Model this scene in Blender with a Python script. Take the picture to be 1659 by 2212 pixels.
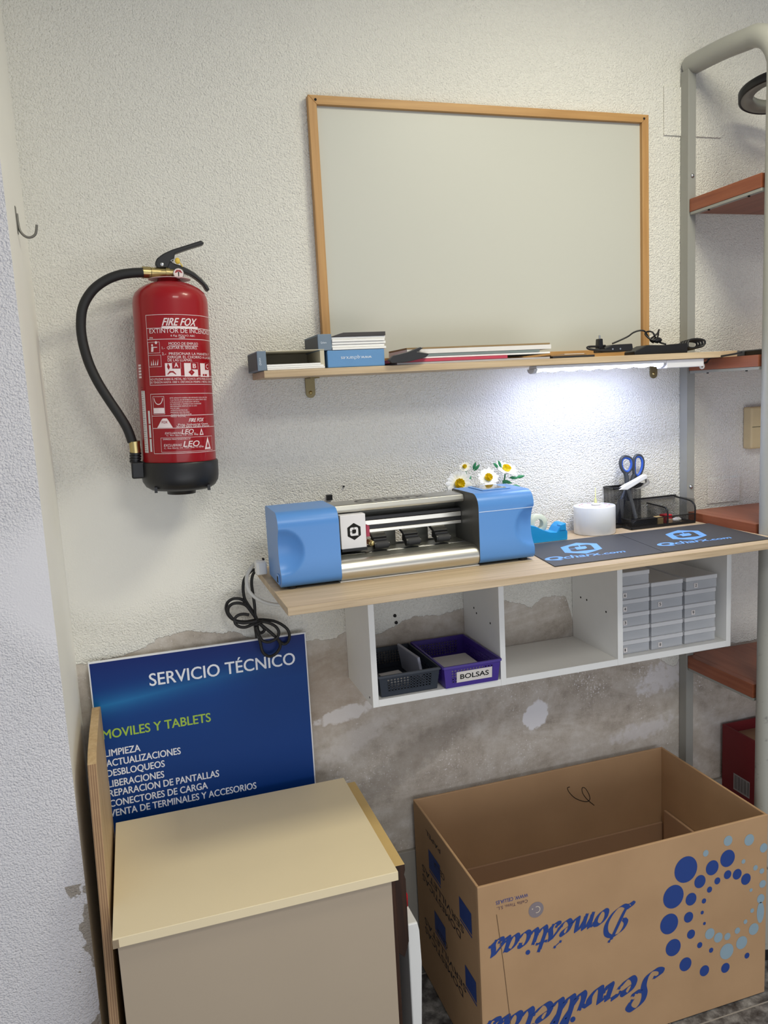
import bpy, bmesh, math, random
from mathutils import Vector, Matrix
random.seed(7)
for o in list(bpy.data.objects): bpy.data.objects.remove(o)
SC = bpy.context.scene
COL = SC.collection
PI = math.pi

# ------------------------------------------------------------ camera
CAMR = [[0.9516469, -0.3026714, -0.0525177], [-0.0943137, -0.1251674, -0.9876427], [0.2923577, 0.9448403, -0.1476612]]
cam_data = bpy.data.cameras.new('camera')
cam = bpy.data.objects.new('camera', cam_data); COL.objects.link(cam)
cam_data.sensor_fit = 'HORIZONTAL'; cam_data.sensor_width = 36; cam_data.lens = 37.42819
r0, r1, r2 = [Vector(r) for r in CAMR]
M3 = Matrix((r0, -r1, -r2)).transposed()
cam.matrix_world = Matrix.Translation((0, -1.88, 1.535)) @ M3.to_4x4()
cam_data.clip_start = 0.02
SC.camera = cam

# ------------------------------------------------------------ view, world, lights
SC.view_settings.view_transform = 'Standard'
SC.view_settings.look = 'None'
SC.view_settings.gamma = 1
SC.view_settings.use_curve_mapping = False
SC.view_settings.exposure = 0.12
W = bpy.data.worlds.new('room_light'); SC.world = W; W.use_nodes = True
W.node_tree.nodes['Background'].inputs[0].default_value = (0.85, 0.895, 1.0, 1)
wt = W.node_tree
wg = wt.nodes.new('ShaderNodeSeparateXYZ'); wt.links.new(wt.nodes.new('ShaderNodeTexCoord').outputs['Generated'], wg.inputs[0])
wm = wt.nodes.new('ShaderNodeMapRange'); wt.links.new(wg.outputs[2], wm.inputs[0])
for i_, v_ in ((1, -.1), (2, .5), (3, .48), (4, .40)): wm.inputs[i_].default_value = v_
wt.links.new(wm.outputs[0], wt.nodes['Background'].inputs[1])
ld = bpy.data.lights.new('ceiling_and_fill_light', 'AREA'); ld.shape = 'RECTANGLE'; ld.size = 0.45; ld.size_y = 0.3
ld.energy = 13.5; ld.color = (1.0, 0.955, 0.75)
lo = bpy.data.objects.new('ceiling_and_fill_light', ld); COL.objects.link(lo)
lo.location = (1.1, -.92, 2.62)
ld_fill = ld.copy(); ld_fill.energy = 13; ld_fill.color = (1.0, .97, .90); ld_fill.size = .6; ld_fill.size_y = .6  # second overhead lamp, added as fill; no such fixture is known
lo_fill = bpy.data.objects.new('ceiling_and_fill_light', ld_fill); COL.objects.link(lo_fill)
lo_fill.location = (0.6, -2.02, 2.62)
# added fill, low behind the camera, to brighten the parts under the worktop
wd = bpy.data.lights.new('low_fill_light', 'AREA'); wd.shape = 'RECTANGLE'; wd.size = 2.4; wd.size_y = 0.9
wd.energy = 15; wd.color = (.95, .97, 1.0)
wo = bpy.data.objects.new('low_fill_light', wd); COL.objects.link(wo)
wo.location = (0.7, -2.65, .56); wo.rotation_euler = (PI/2, 0, 0)
LED_STRENGTH = 56.0

# ------------------------------------------------------------ helpers
def lin(c):
    if isinstance(c, str):
        c = [int(c[i:i+2], 16) for i in (0, 2, 4)]
    return tuple(((v/255)/12.92 if v/255 <= .04045 else ((v/255+.055)/1.055)**2.4) for v in c) + (1,)

class NT:
    def __init__(s, name):
        s.m = bpy.data.materials.new(name); s.m.use_nodes = True
        s.t = s.m.node_tree; s.t.nodes.clear()
        s.out = s.t.nodes.new('ShaderNodeOutputMaterial')
        s.p = s.t.nodes.new('ShaderNodeBsdfPrincipled')
        s.t.links.new(s.p.outputs[0], s.out.inputs[0])
        s._pos = None
    def pos(s):
        if s._pos is None:
            s._pos = s.t.nodes.new('ShaderNodeNewGeometry')
        return s._pos.outputs['Position']
    def objpos(s):
        return s.n('ShaderNodeTexCoord').outputs['Object']
    def n(s, typ, ins=None, **kw):
        nd = s.t.nodes.new(typ)
        for k, v in kw.items(): setattr(nd, k, v)
        for k, v in (ins or {}).items():
            if hasattr(v, 'is_linked') or isinstance(v, bpy.types.NodeSocket): s.t.links.new(v, nd.inputs[k])
            else: nd.inputs[k].default_value = v
        return nd
    def math(s, op, a, b=0.0, c=None, clamp=False):
        ins = {0: a, 1: b}
        if c is not None: ins[2] = c
        return s.n('ShaderNodeMath', ins, operation=op, use_clamp=clamp).outputs[0]
    def mix(s, f, a, b):
        nd = s.n('ShaderNodeMix', None, data_type='RGBA')
        for k, v in ((0, f), (6, a), (7, b)):
            if isinstance(v, bpy.types.NodeSocket): s.t.links.new(v, nd.inputs[k])
            else: nd.inputs[k].default_value = v
        return nd.outputs[2]
    def noise(s, scale, detail=3.0, vec=None, rough=.5, dist=0.0):
        return s.n('ShaderNodeTexNoise', {'Vector': vec if vec is not None else s.pos(), 'Scale': scale, 'Detail': detail, 'Roughness': rough, 'Distortion': dist}).outputs[0]
    def vscale(s, v, sc):
        return s.n('ShaderNodeMapping', {'Vector': v, 'Scale': sc}).outputs[0]
    def ramp(s, f, stops):
        nd = s.n('ShaderNodeValToRGB', {0: f}); e = nd.color_ramp.elements
        while len(e) < len(stops): e.new(.5)
        for el, (p, c) in zip(e, stops): el.position = p; el.color = c
        return nd.outputs[0]
    def set(s, **kw):
        for k, v in kw.items():
            k = k.replace('_', ' ')
            if isinstance(v, bpy.types.NodeSocket): s.t.links.new(v, s.p.inputs[k])
            else: s.p.inputs[k].default_value = v
        return s
    def bump(s, h, strength=.5, dist=.002):
        b = s.n('ShaderNodeBump', {'Height': h, 'Strength': strength, 'Distance': dist})
        s.t.links.new(b.outputs[0], s.p.inputs['Normal'])

MATS = {}
def mat(name, c, rough=.5, metal=0.0, var=0.06, vs=30.0, bump=0.0, bs=200.0, spec=None, coat=0.0):
    if name in MATS: return MATS[name]
    t = NT(name); c = lin(c)
    if var:
        d = tuple(x*(1-var) for x in c[:3])+(1,); e = tuple(min(1, x*(1+var)) for x in c[:3])+(1,)
        t.set(Base_Color=t.mix(t.noise(vs), d, e))
    else: t.set(Base_Color=c)
    t.set(Roughness=rough, Metallic=metal)
    if spec is not None: t.set(Specular_IOR_Level=spec)
    if coat: t.set(Coat_Weight=coat)
    if bump: t.bump(t.noise(bs), bump, .001)
    MATS[name] = t.m
    return t.m

def wood(name, c1, c2, axis=0, rough=.5, fine=140.0, along=4.0, spec=.4):
    if name in MATS: return MATS[name]
    t = NT(name)
    sc = [fine, fine, fine]; sc[axis] = along
    v = t.vscale(t.pos(), sc)
    f = t.noise(1.0, 5.0, v, .6)
    sc2 = [fine*.2]*3; sc2[axis] = along*.4
    g = t.noise(1.0, 3.0, t.vscale(t.pos(), sc2), .5, .6)
    k = t.math('ADD', t.math('MULTIPLY', f, .6), t.math('MULTIPLY', g, .4))
    t.set(Base_Color=t.ramp(k, [(.34, lin(c1)), (.66, lin(c2))]), Roughness=rough, Specular_IOR_Level=spec)
    t.bump(f, .12, .0006)
    MATS[name] = t.m
    return t.m

class MB:
    """collects shapes; every shape has a material slot index"""
    def __init__(s): s.v = []; s.f = []; s.mi = []; s.sm = []
    def add(s, vs, fs, m=0, smooth=False):
        b = len(s.v); s.v += [tuple(p) for p in vs]
        for f in fs: s.f.append([b+i for i in f]); s.mi.append(m); s.sm.append(smooth)
        return s
    def bm(s, bm, m=0, smooth=False):
        bm.verts.ensure_lookup_table(); bm.verts.index_update()
        s.add([v.co[:] for v in bm.verts], [[v.index for v in f.verts] for f in bm.faces], m, smooth); bm.free(); return s
    def box(s, x0, x1, y0, y1, z0, z1, m=0, bev=0.0, seg=2, fn=None):
        b = bmesh.new(); bmesh.ops.create_cube(b, size=1)
        for v in b.verts:
            v.co = (x0 if v.co.x < 0 else x1, y0 if v.co.y < 0 else y1, z0 if v.co.z < 0 else z1)
        if bev: bmesh.ops.bevel(b, geom=b.edges[:], offset=bev, segments=seg, affect='EDGES', profile=.5)
        if fn:
            for v in b.verts: v.co = fn(v.co)
        return s.bm(b, m)
    def prism(s, poly, axis, a0, a1, m=0, bev=0.0, seg=2):
        """poly: 2d points in the two other axes (in xyz order), extruded along axis from a0 to a1"""
        def P(p, a):
            l = list(p); l.insert(axis, a); return Vector(l)
        b = bmesh.new(); n = len(poly)
        lo_ = [b.verts.new(P(p, a0)) for p in poly]; hi = [b.verts.new(P(p, a1)) for p in poly]
        b.faces.new(lo_); b.faces.new(hi)
        for i in range(n): b.faces.new((lo_[i], lo_[(i+1) % n], hi[(i+1) % n], hi[i]))
        bmesh.ops.recalc_face_normals(b, faces=b.faces[:])
        if bev: bmesh.ops.bevel(b, geom=b.edges[:], offset=bev, segments=seg, affect='EDGES', profile=.5)
        bmesh.ops.triangulate(b, faces=[f for f in b.faces if len(f.verts) > 4])
        return s.bm(b, m)
    def lathe(s, prof, c=(0, 0, 0), seg=40, m=0, smooth=True, axis=2, a0=0.0, a1=2*PI):
        vs = []; fs = []; n = len(prof); full = abs(a1-a0-2*PI) < 1e-6
        k = seg if full else seg+1
        for i in range(k):
            a = a0+(a1-a0)*i/seg
            for r, z in prof:
                p = [r*math.cos(a), r*math.sin(a)]; p.insert(axis, z)
                vs.append((p[0]+c[0], p[1]+c[1], p[2]+c[2]))
        for i in range(seg):
            j = (i+1) % k
            for q in range(n-1):
                fs.append((i*n+q, j*n+q, j*n+q+1, i*n+q+1))
        s.add(vs, fs, m, smooth); return s
    def cyl(s, p0, p1, r, seg=20, m=0, r1=None, smooth=True):
        p0 = Vector(p0); p1 = Vector(p1); d = (p1-p0).normalized()
        u = d.orthogonal().normalized(); w = d.cross(u); r1 = r if r1 is None else r1
        vs = []
        for p, rr in ((p0, r), (p1, r1)):
            for i in range(seg):
                a = 2*PI*i/seg; vs.append(p+u*rr*math.cos(a)+w*rr*math.sin(a))
        fs = [(i, (i+1) % seg, seg+(i+1) % seg, seg+i) for i in range(seg)]
        s.add(vs, fs, m, smooth)
        s.add(vs[:seg], [tuple(range(seg-1, -1, -1))], m); s.add(vs[seg:], [tuple(range(seg))], m)
        return s
    def sphere(s, c, r, m=0, seg=20, rings=12, sc=(1, 1, 1)):
        b = bmesh.new(); bmesh.ops.create_uvsphere(b, u_segments=seg, v_segments=rings, radius=r)
        for v in b.verts: v.co = Vector((v.co.x*sc[0]+c[0], v.co.y*sc[1]+c[1], v.co.z*sc[2]+c[2]))
        return s.bm(b, m, True)
    def tube(s, pts, r, seg=10, m=0, closed=False, spl=6, rs=None):
        P = spline(pts, closed, spl) if spl else [Vector(p) for p in pts]
        n = len(P); vs = []; prev = None
        for i in range(n):
            a = P[(i-1) % n] if (closed or i) else P[i]; b = P[(i+1) % n] if (closed or i < n-1) else P[i]
            d = (b-a).normalized() if (b-a).length > 1e-9 else Vector((0, 0, 1))
            if prev is None: u = d.orthogonal().normalized()
            else:
                u = prev-d*prev.dot(d); u = u.normalized() if u.length > 1e-6 else d.orthogonal().normalized()
            prev = u; w = d.cross(u)
            rr = r if rs is None else rs(i/(n-1))
            for k in range(seg):
                t = 2*PI*k/seg; vs.append(P[i]+u*rr*math.cos(t)+w*rr*math.sin(t))
        fs = []
        for i in range(n if closed else n-1):
            j = (i+1) % n
            for k in range(seg):
                fs.append((i*seg+k, i*seg+(k+1) % seg, j*seg+(k+1) % seg, j*seg+k))
        s.add(vs, fs, m, True)
        if not closed:
            s.add(vs[:seg], [tuple(range(seg-1, -1, -1))], m); s.add(vs[-seg:], [tuple(range(seg))], m)
        return s
    def quad(s, a, b, c, d, m=0): return s.add([a, b, c, d], [(0, 1, 2, 3)], m)
    def text(s, txt, fn, m=0, off=0.0, w=1.0, h=1.0, shear=0.0):
        """flat lettering, fitted to width w and cap height h, mapped by fn(u, v)"""
        V, F, (x0, x1, H) = glyphs(txt)
        kx = w/(x1-x0); ky = h/H
        o = Vector(fn(0, 0)); nv = (Vector(fn(1e-3, 0))-o).cross(Vector(fn(0, 1e-3))-o).normalized()
        cps = [(0, 0)] if off < .003 else [(0, 0), (-off, 0), (off, 0), (0, off*.7), (0, -off*.7)]
        for q, (a, b) in enumerate(cps):          # bold = the letter laid over itself a little to each side
            s.add([Vector(fn((x-x0)*kx+shear*y*ky+a*ky*.75, y*ky+b*ky*.75))+nv*(q*1.5e-5) for x, y in V], F, m)
        return s
    def disc(s, fn, cu, cv, ru, rv=None, m=0, n=28):
        rv = rv or ru
        return s.add([fn(cu+ru*math.cos(2*PI*i/n), cv+rv*math.sin(2*PI*i/n)) for i in range(n)], [tuple(range(n))], m)
    def rect(s, fn, u0, u1, v0, v1, m=0, nu=1):
        vs = []; fs = []
        for i in range(nu+1):
            u = u0+(u1-u0)*i/nu; vs += [fn(u, v0), fn(u, v1)]
        for i in range(nu): fs.append((2*i, 2*i+2, 2*i+3, 2*i+1))
        return s.add(vs, fs, m)
    def poly(s, fn, pts, m=0): return s.add([fn(*p) for p in pts], [tuple(range(len(pts)))], m)
    def frame(s, fn, u0, u1, v0, v1, t, m=0, nu=1):
        s.rect(fn, u0, u1, v0, v0+t, m, nu); s.rect(fn, u0, u1, v1-t, v1, m, nu)
        s.rect(fn, u0, u0+t, v0, v1, m); s.rect(fn, u1-t, u1, v0, v1, m); return s

def spline(pts, closed=False, k=6):
    P = [Vector(p) for p in pts]; n = len(P); out = []
    if n < 3:
        return P
    for i in range(n if closed else n-1):
        g = lambda j: P[j % n] if closed else P[max(0, min(n-1, j))]
        p0, p1, p2, p3 = g(i-1), g(i), g(i+1), g(i+2)
        for q in range(k):
            t = q/k
            out.append(.5*((2*p1)+(p2-p0)*t+(2*p0-5*p1+4*p2-p3)*t*t+(3*p1-p0-3*p2+p3)*t*t*t))
    if not closed: out.append(P[-1])
    return out

_G = {}
def glyphs(txt, off=0.0):
    if (txt, off) in _G: return _G[(txt, off)]
    def raw(t):
        cu = bpy.data.curves.new('lettering', 'FONT'); cu.body = t; cu.size = 1; cu.offset = off; cu.resolution_u = 4
        o = bpy.data.objects.new('lettering', cu); COL.objects.link(o)
        dg = bpy.context.evaluated_depsgraph_get(); dg.update()
        me = o.evaluated_get(dg).to_mesh()
        V = [(v.co.x, v.co.y) for v in me.vertices]; F = [tuple(p.vertices) for p in me.polygons]
        o.evaluated_get(dg).to_mesh_clear()
        bpy.data.objects.remove(o); bpy.data.curves.remove(cu)
        return V, F
    V, F = raw(txt)
    VH, _ = raw('H'); H = max(y for _, y in VH)
    xs = [x for x, _ in V]
    _G[(txt, off)] = (V, F, (min(xs), max(xs), H))
    return _G[(txt, off)]

def obj(name, mb, mats, parent=None, smooth_angle=None):
    """one mesh object; a child keeps its vertices in its thing's own space"""
    if not isinstance(mats, (list, tuple)): mats = [mats]
    me = bpy.data.meshes.new(name); o = bpy.data.objects.new(name, me); COL.objects.link(o)
    off = Vector((0, 0, 0))
    if parent is not None:
        o.parent = parent
        if parent.get('world_built'):
            off = Vector(parent['world_built'])
        # a sub-part sits in its part's space, which has no offset of its own
    else:
        xs = [p[0] for p in mb.v]; ys = [p[1] for p in mb.v]; zs = [p[2] for p in mb.v]
        off = Vector(((min(xs)+max(xs))/2, (min(ys)+max(ys))/2, min(zs))); o.location = off
    me.from_pydata([(p[0]-off.x, p[1]-off.y, p[2]-off.z) for p in mb.v], [], mb.f)
    for m in mats: me.materials.append(m)
    for p, mi, sm in zip(me.polygons, mb.mi, mb.sm): p.material_index = mi; p.use_smooth = sm
    me.update()
    if parent is not None and parent.get('world_built'): o['world_built'] = tuple(off)
    return o

def tag(o, label, cat, group=None):
    o['label'] = label; o['category'] = cat
    if group: o['group'] = group
    return o

def thing(name, label, cat, loc=(0, 0, 0), rot=(0, 0, 0), group=None, world=True):
    """an Empty at the thing's base that parents its parts"""
    o = bpy.data.objects.new(name, None); COL.objects.link(o); o.empty_display_size = .05
    o.location = loc; o.rotation_euler = rot
    if world: o['world_built'] = tuple(loc)
    return tag(o, label, cat, group)

def struct(name, mb, mats, parent=None):
    o = obj(name, mb, mats, parent); o['kind'] = 'structure'; return o

def plane_xz(y, flip=False):       # lettering on a face that looks towards -y
    return (lambda u, v: (u, y, v))
# ------------------------------------------------------------ shared materials
def stucco(name, base, plaster=True):
    t = NT(name); pos = t.pos()
    sep = t.n('ShaderNodeSeparateXYZ', {0: pos}); X, Z = sep.outputs[0], sep.outputs[2]
    big = t.noise(2.2, 3.0)
    c1 = lin(base); c0 = tuple(v*.90 for v in c1[:3])+(1,)
    paint = t.mix(big, c0, c1)
    # sprayed relief: worm-like lumps
    warp = t.n('ShaderNodeVectorMath', {0: pos, 1: t.n('ShaderNodeVectorMath', {0: t.n('ShaderNodeTexNoise', {'Vector': pos, 'Scale': 150.0, 'Detail': 2.0}).outputs[1], 3: .005}, operation='SCALE').outputs[0]}, operation='ADD').outputs[0]
    vo = t.n('ShaderNodeTexVoronoi', {'Vector': warp, 'Scale': 260.0, 'Smoothness': .6}, feature='SMOOTH_F1').outputs[0]
    n1 = t.noise(310.0, 3.0, None, .5)
    n2 = t.noise(125.0, 2.0, None, .5)
    h = t.math('ADD', t.math('ADD', t.math('MULTIPLY', n1, .75), t.math('MULTIPLY', n2, .45)), t.math('MULTIPLY', vo, -.55))
    # places where the paint is thick and the relief has gone
    flat = t.math('SMOOTH_MAX', t.noise(1.3, 1.0), 0.0, .1)
    dx = t.math('DIVIDE', t.math('SUBTRACT', X, -.05), .22); dz = t.math('DIVIDE', t.math('SUBTRACT', Z, 1.22), .16)
    el = t.math('ADD', t.math('MULTIPLY', dx, dx), t.math('MULTIPLY', dz, dz))
    patch = t.math('SUBTRACT', 1.0, t.math('DIVIDE', t.math('SUBTRACT', t.math('ADD', el, t.math('MULTIPLY', t.noise(9.0), .6)), .9), .7, clamp=True))
    keep = t.math('SUBTRACT', 1.0, t.math('MULTIPLY', patch, .88))
    h = t.math('MULTIPLY', h, keep)
    if not plaster:
        dd = t.math('SUBTRACT', -.168, X)
        chip = t.math('MULTIPLY', t.math('SUBTRACT', t.math('MULTIPLY', t.math('SUBTRACT', t.noise(14.0, 4.0), .44), .16), dd), 500.0, clamp=True)
        chip = t.math('MULTIPLY', chip, t.math('LESS_THAN', Z, .62))
        t.set(Base_Color=t.mix(chip, paint, lin((168, 160, 150))), Roughness=.85, Specular_IOR_Level=.25)
        # paint worn off near the foot of the corner
        t.bump(h, .9, .0050)
        return t.m
    # where the paint has come off: height of the ragged edge along the wall
    knots = [(-0.2, 0.955), (-0.155, 0.961), (-0.1, 0.965), (-0.049, 0.971), (-0.009, 0.984), (0.002, 0.994), (0.046, 1.003), (0.088, 1.005), (0.145, 0.992), (0.204, 0.986), (0.214, 0.972), (0.3, 0.95), (0.368, 0.942), (0.42, 0.931), (0.463, 0.949), (0.54, 0.929), (0.591, 0.946), (0.648, 0.962), (0.718, 0.956), (0.764, 0.968), (0.8, 0.966), (0.86, 0.975), (0.903, 0.974), (0.931, 0.965), (0.978, 0.943), (1.014, 0.963), (1.056, 0.968), (1.096, 0.956), (1.108, 0.86), (1.3, 0.8), (1.44, 0.7), (1.47, 0.745), (3.2, 0.745)]
    xa, xb, za, zb = -.2, 3.2, .5, 1.1
    fc = t.n('ShaderNodeFloatCurve', {'Factor': 1.0, 'Value': t.math('DIVIDE', t.math('SUBTRACT', X, xa), xb-xa)})
    cv = fc.mapping.curves[0]
    for i, (x, z) in enumerate(knots):
        u, v = (x-xa)/(xb-xa), (z-za)/(zb-za)
        if i == 0: cv.points[0].location = (u, v)
        elif i == len(knots)-1: cv.points[len(cv.points)-1].location = (u, v)
        else: cv.points.new(u, v)
    for p in cv.points: p.handle_type = 'VECTOR'
    fc.mapping.update()
    edge = t.math('ADD', t.math('MULTIPLY', fc.outputs[0], zb-za), za)
    jit = t.math('ADD', t.math('MULTIPLY', t.math('SUBTRACT', t.noise(38.0, 4.0), .5), .022), t.math('MULTIPLY', t.math('SUBTRACT', t.noise(140.0, 2.0), .5), .008))
    below = t.math('SUBTRACT', t.math('ADD', edge, jit), Z)
    mask = t.math('MULTIPLY', below, 900.0, clamp=True)
    # bare render: browns and greys, streaks, salts
    st = t.noise(1.0, 6.0, t.vscale(pos, (3.2, 3.0, 7.0)), .62, 1.2)
    st = t.math('ADD', t.math('MULTIPLY', st, .58), t.math('MULTIPLY', t.noise(24.0, 6.0, None, .72), .42))
    plc = t.ramp(st, [(.34, lin((142, 132, 120))), (.46, lin((178, 168, 156))), (.56, lin((196, 189, 180))), (.68, lin((220, 216, 212)))])
    fine = t.noise(260.0, 3.0, None, .7)
    plc = t.mix(t.math('MULTIPLY', t.math('SUBTRACT', fine, .35), .7, clamp=True), plc, lin((200, 193, 184)))
    speck = t.math('MULTIPLY', t.math('SUBTRACT', t.math('ADD', t.noise(170.0, 2.0, None, .6), t.math('MULTIPLY', t.noise(5.0, 3.0), .55)), .93), 9.0, clamp=True)
    plc = t.mix(speck, plc, lin((226, 222, 222)))
    def blot(px, pz, rx, rz, rag=.9, ang=0.0, sharp=3.0):
        a = t.math('SUBTRACT', X, px); b = t.math('SUBTRACT', Z, pz)
        ca, sa = math.cos(ang), math.sin(ang)
        u = t.math('DIVIDE', t.math('ADD', t.math('MULTIPLY', a, ca), t.math('MULTIPLY', b, sa)), rx)
        w = t.math('DIVIDE', t.math('SUBTRACT', t.math('MULTIPLY', b, ca), t.math('MULTIPLY', a, sa)), rz)
        e = t.math('ADD', t.math('MULTIPLY', u, u), t.math('MULTIPLY', w, w))
        e = t.math('ADD', e, t.math('MULTIPLY', t.math('SUBTRACT', t.noise(55.0, 4.0), .5), 2*rag))
        return t.math('MULTIPLY', t.math('SUBTRACT', 1.0, e), sharp, clamp=True)
    plc = t.mix(t.math('MULTIPLY', blot(.30, .80, .36, .14, .6, .0, 1.2), .55), plc, lin((160, 142, 124)))
    plc = t.mix(t.math('MULTIPLY', blot(.62, .58, .30, .05, .9, .5, 1.4), .45), plc, lin((128, 119, 109)))
    plc = t.mix(t.math('MULTIPLY', blot(.45, .735, .085, .022, 1.1, .15, 2.5), .8), plc, lin((222, 218, 216)))
    plc = t.mix(t.math('MULTIPLY', blot(.47, .66, .12, .035, 1.2, .45, 1.6), .5), plc, lin((212, 206, 201)))
    plc = t.mix(t.math('MULTIPLY', blot(1.40, .68, .10, .05, 1.5, .2, 1.5), .7), plc, lin((222, 219, 221)))
    plc = t.mix(t.math('MULTIPLY', blot(1.33, .53, .12, .03, 1.6, .1, 1.5), .6), plc, lin((214, 210, 210)))
    plc = t.mix(blot(.988, .637, .046, .037, .75, .75, 4.0), plc, lin((228, 226, 228)))
    t.set(Base_Color=t.mix(mask, paint, plc), Roughness=.88, Specular_IOR_Level=.2)
    ph = t.math('ADD', t.math('MULTIPLY', fine, .10), t.math('MULTIPLY', st, .10))
    hh = t.math('ADD', t.math('MULTIPLY', t.math('SUBTRACT', 1.0, mask), t.math('ADD', h, .25)), t.math('MULTIPLY', mask, ph))
    t.bump(hh, .9, .0050)
    return t.m

PAINT = (236, 234, 226)
m_wall = stucco('white_stucco_over_render', PAINT)
m_pillar = stucco('white_stucco', (232, 230, 233), False)
m_smooth = mat('smooth_white_paint', (238, 236, 228), .7, var=.03, vs=8, bump=.15, bs=30)
m_white = mat('white_melamine', (236, 236, 233), .45, var=.02)
m_black = mat('black_plastic', (22, 22, 24), .42, var=.15)
m_blackgloss = mat('black_gloss', (14, 14, 16), .25, var=.1)
m_rubber = mat('black_rubber', (26, 26, 27), .6, var=.1)
m_steel = mat('steel', (196, 198, 200), .28, 1.0, var=.05)
m_alu = mat('silver_aluminium', (214, 211, 202), .34, 1.0, var=.03, vs=4)
m_brass = mat('brass', (190, 172, 120), .32, 1.0, var=.1)
m_bronze = mat('bronze_plate', (136, 124, 92), .42, .8, var=.1)
m_oak = wood('oak_laminate', (172, 148, 116), (212, 190, 158), 0, .5)
m_cherry = wood('cherry_laminate', (126, 68, 45), (154, 92, 64), 1, .42, 90.0, 5.0)
m_paper = mat('white_paper', (236, 235, 232), .8, var=.02)
m_hole = mat('dark_hole', (18, 17, 16), .9, var=0)

# ------------------------------------------------------------ the room
struct('wall_back', MB().box(-.168, 3.4, 0, .12, 0, 2.8), m_wall)
m = MB()
m.box(-1.6, -.168, -.32, .12, 0, 2.8, 0)
ow = struct('wall_left', m, [m_pillar, m_smooth])
for p in ow.data.polygons:
    if p.normal.x > .5: p.material_index = 1
t = NT('terrazzo_tiles'); pos = t.pos()
v1 = t.noise(26.0, 5.0, None, .65)
c = t.ramp(v1, [(.32, lin((34, 33, 34))), (.46, lin((84, 83, 84))), (.60, lin((128, 127, 126))), (.74, lin((168, 167, 166)))])
sp = t.n('ShaderNodeSeparateXYZ', {0: pos})
def joint(axis, off):
    a = t.math('ABSOLUTE', t.math('SUBTRACT', t.math('FRACT', t.math('DIVIDE', t.math('ADD', sp.outputs[axis], off), .40)), .5))
    return t.math('GREATER_THAN', a, .4955)
jm = t.math('MAXIMUM', joint(0, .1), joint(1, .455+.40))
t.set(Base_Color=t.mix(jm, c, lin((150, 146, 140))), Roughness=.32)
m_floor = t.m
struct('floor', MB().box(-1.6, 3.4, -4.2, .12, -.08, 0), m_floor)
struct('ceiling', MB().box(-1.6, 3.4, -2.3, .12, 2.8, 2.88), mat('ceiling_paint', (232, 231, 226), .8, var=.02))
struct('baseboard_back', MB().box(-.168, 3.4, -.012, 0, .0, .33, 0, .002), mat('grey_render', (150, 146, 138), .8, var=.1, vs=14, bump=.3, bs=90))

# ceiling lamp body for the main light, and an added one for the fill
e = NT('lamp_diffuser'); e.set(Base_Color=(1, 1, 1, 1), Emission_Color=(1, .955, .80, 1), Emission_Strength=4.0)
for lx, ly, sx, sy, lb in ((1.1, -.92, .25, .19, 'white ceiling light panel directly above the work shelf'), (.6, -2.02, .32, .26, 'added white fill panel on the ceiling, unseen, further from the wall')):
    lt = thing('ceiling_and_fill_panel', lb, 'ceiling light', (lx, ly, 2.63))
    obj('frame', MB().box(lx-sx, lx+sx, ly-sy, ly+sy, 2.655, 2.80, 0, .006), m_white, lt)
    obj('diffuser', MB().box(lx-sx+.025, lx+sx-.025, ly-sy+.04, ly+sy-.04, 2.645, 2.655), e.m, lt)

# steel coat hook on the side of the corner
hk = MB()
hk.box(-.168, -.1665, -.182, -.170, 1.868, 1.918, 0, .0005)
hk.tube([(-.166, -.176, 1.905), (-.164, -.176, 1.875), (-.152, -.176, 1.862), (-.138, -.176, 1.867), (-.133, -.176, 1.885)], .0024, 8, 0)
tag(obj('wall_hook', hk, mat('dark_steel', (120, 118, 112), .4, .6)), 'small bent steel hook fixed to the white corner at far left', 'hook')

# blank cover plates
cp = MB().box(1.402, 1.582, -.0045, -.0005, 2.162, 2.284, 0, .002, 3)
tag(obj('cover_plate', cp, m_wall), 'large blank painted cover plate high on the wall behind the rack post', 'cover plate')
cp = MB().box(1.547, 1.659, -.0035, -.0005, 1.172, 1.243, 0, .0015, 2)
tag(obj('cover_plate', cp, m_wall), 'small blank painted cover plate low on the wall above the desk end', 'cover plate')

# thermostat
th = thing('thermostat', 'beige thermostat box with a grey display on the wall behind the rack', 'thermostat', (1.73, 0, 1.322))
obj('housing', MB().box(1.669, 1.80, -.034, -.0005, 1.322, 1.440, 0, .005, 3).box(1.672, 1.797, -.0355, -.033, 1.3835, 1.3845, 1), [mat('beige_plastic', (206, 186, 142), .5), m_hole], th)
obj('display', MB().box(1.712, 1.772, -.0365, -.030, 1.385, 1.425, 0, .001).box(1.716, 1.768, -.0372, -.036, 1.389, 1.417, 1), [mat('slate_bezel', (78, 84, 88), .4), mat('lcd_grey', (150, 158, 150), .25)], th)

# ------------------------------------------------------------ whiteboard
wb = thing('whiteboard', 'large blank whiteboard in a thin pine frame above the shelf', 'whiteboard', (.895, -.01, 1.597))
X0, X1, Z0, Z1, fw = .4485, 1.3425, 1.597, 2.204, .0195
obj('panel', MB().box(X0+.01, X1-.01, -.010, -.002, Z0+.01, Z1-.01), mat('board_enamel', (193, 193, 184), .42, var=.015, vs=3, spec=.35), wb)
fr = MB()
fr.prism([(X0, Z1), (X1, Z1), (X1-fw, Z1-fw), (X0+fw, Z1-fw)], 1, -.021, -.001, 0, .0012)
obj('frame_rail', fr, wood('pine_frame', (170, 127, 76), (196, 154, 98), 0, .5), wb)
fr = MB().prism([(X0, Z0), (X1, Z0), (X1-fw, Z0+fw), (X0+fw, Z0+fw)], 1, -.021, -.001, 0, .0012)
obj('frame_rail', fr, wood('pine_frame', (170, 127, 76), (196, 154, 98), 0, .5), wb)
fr = MB()
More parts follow.
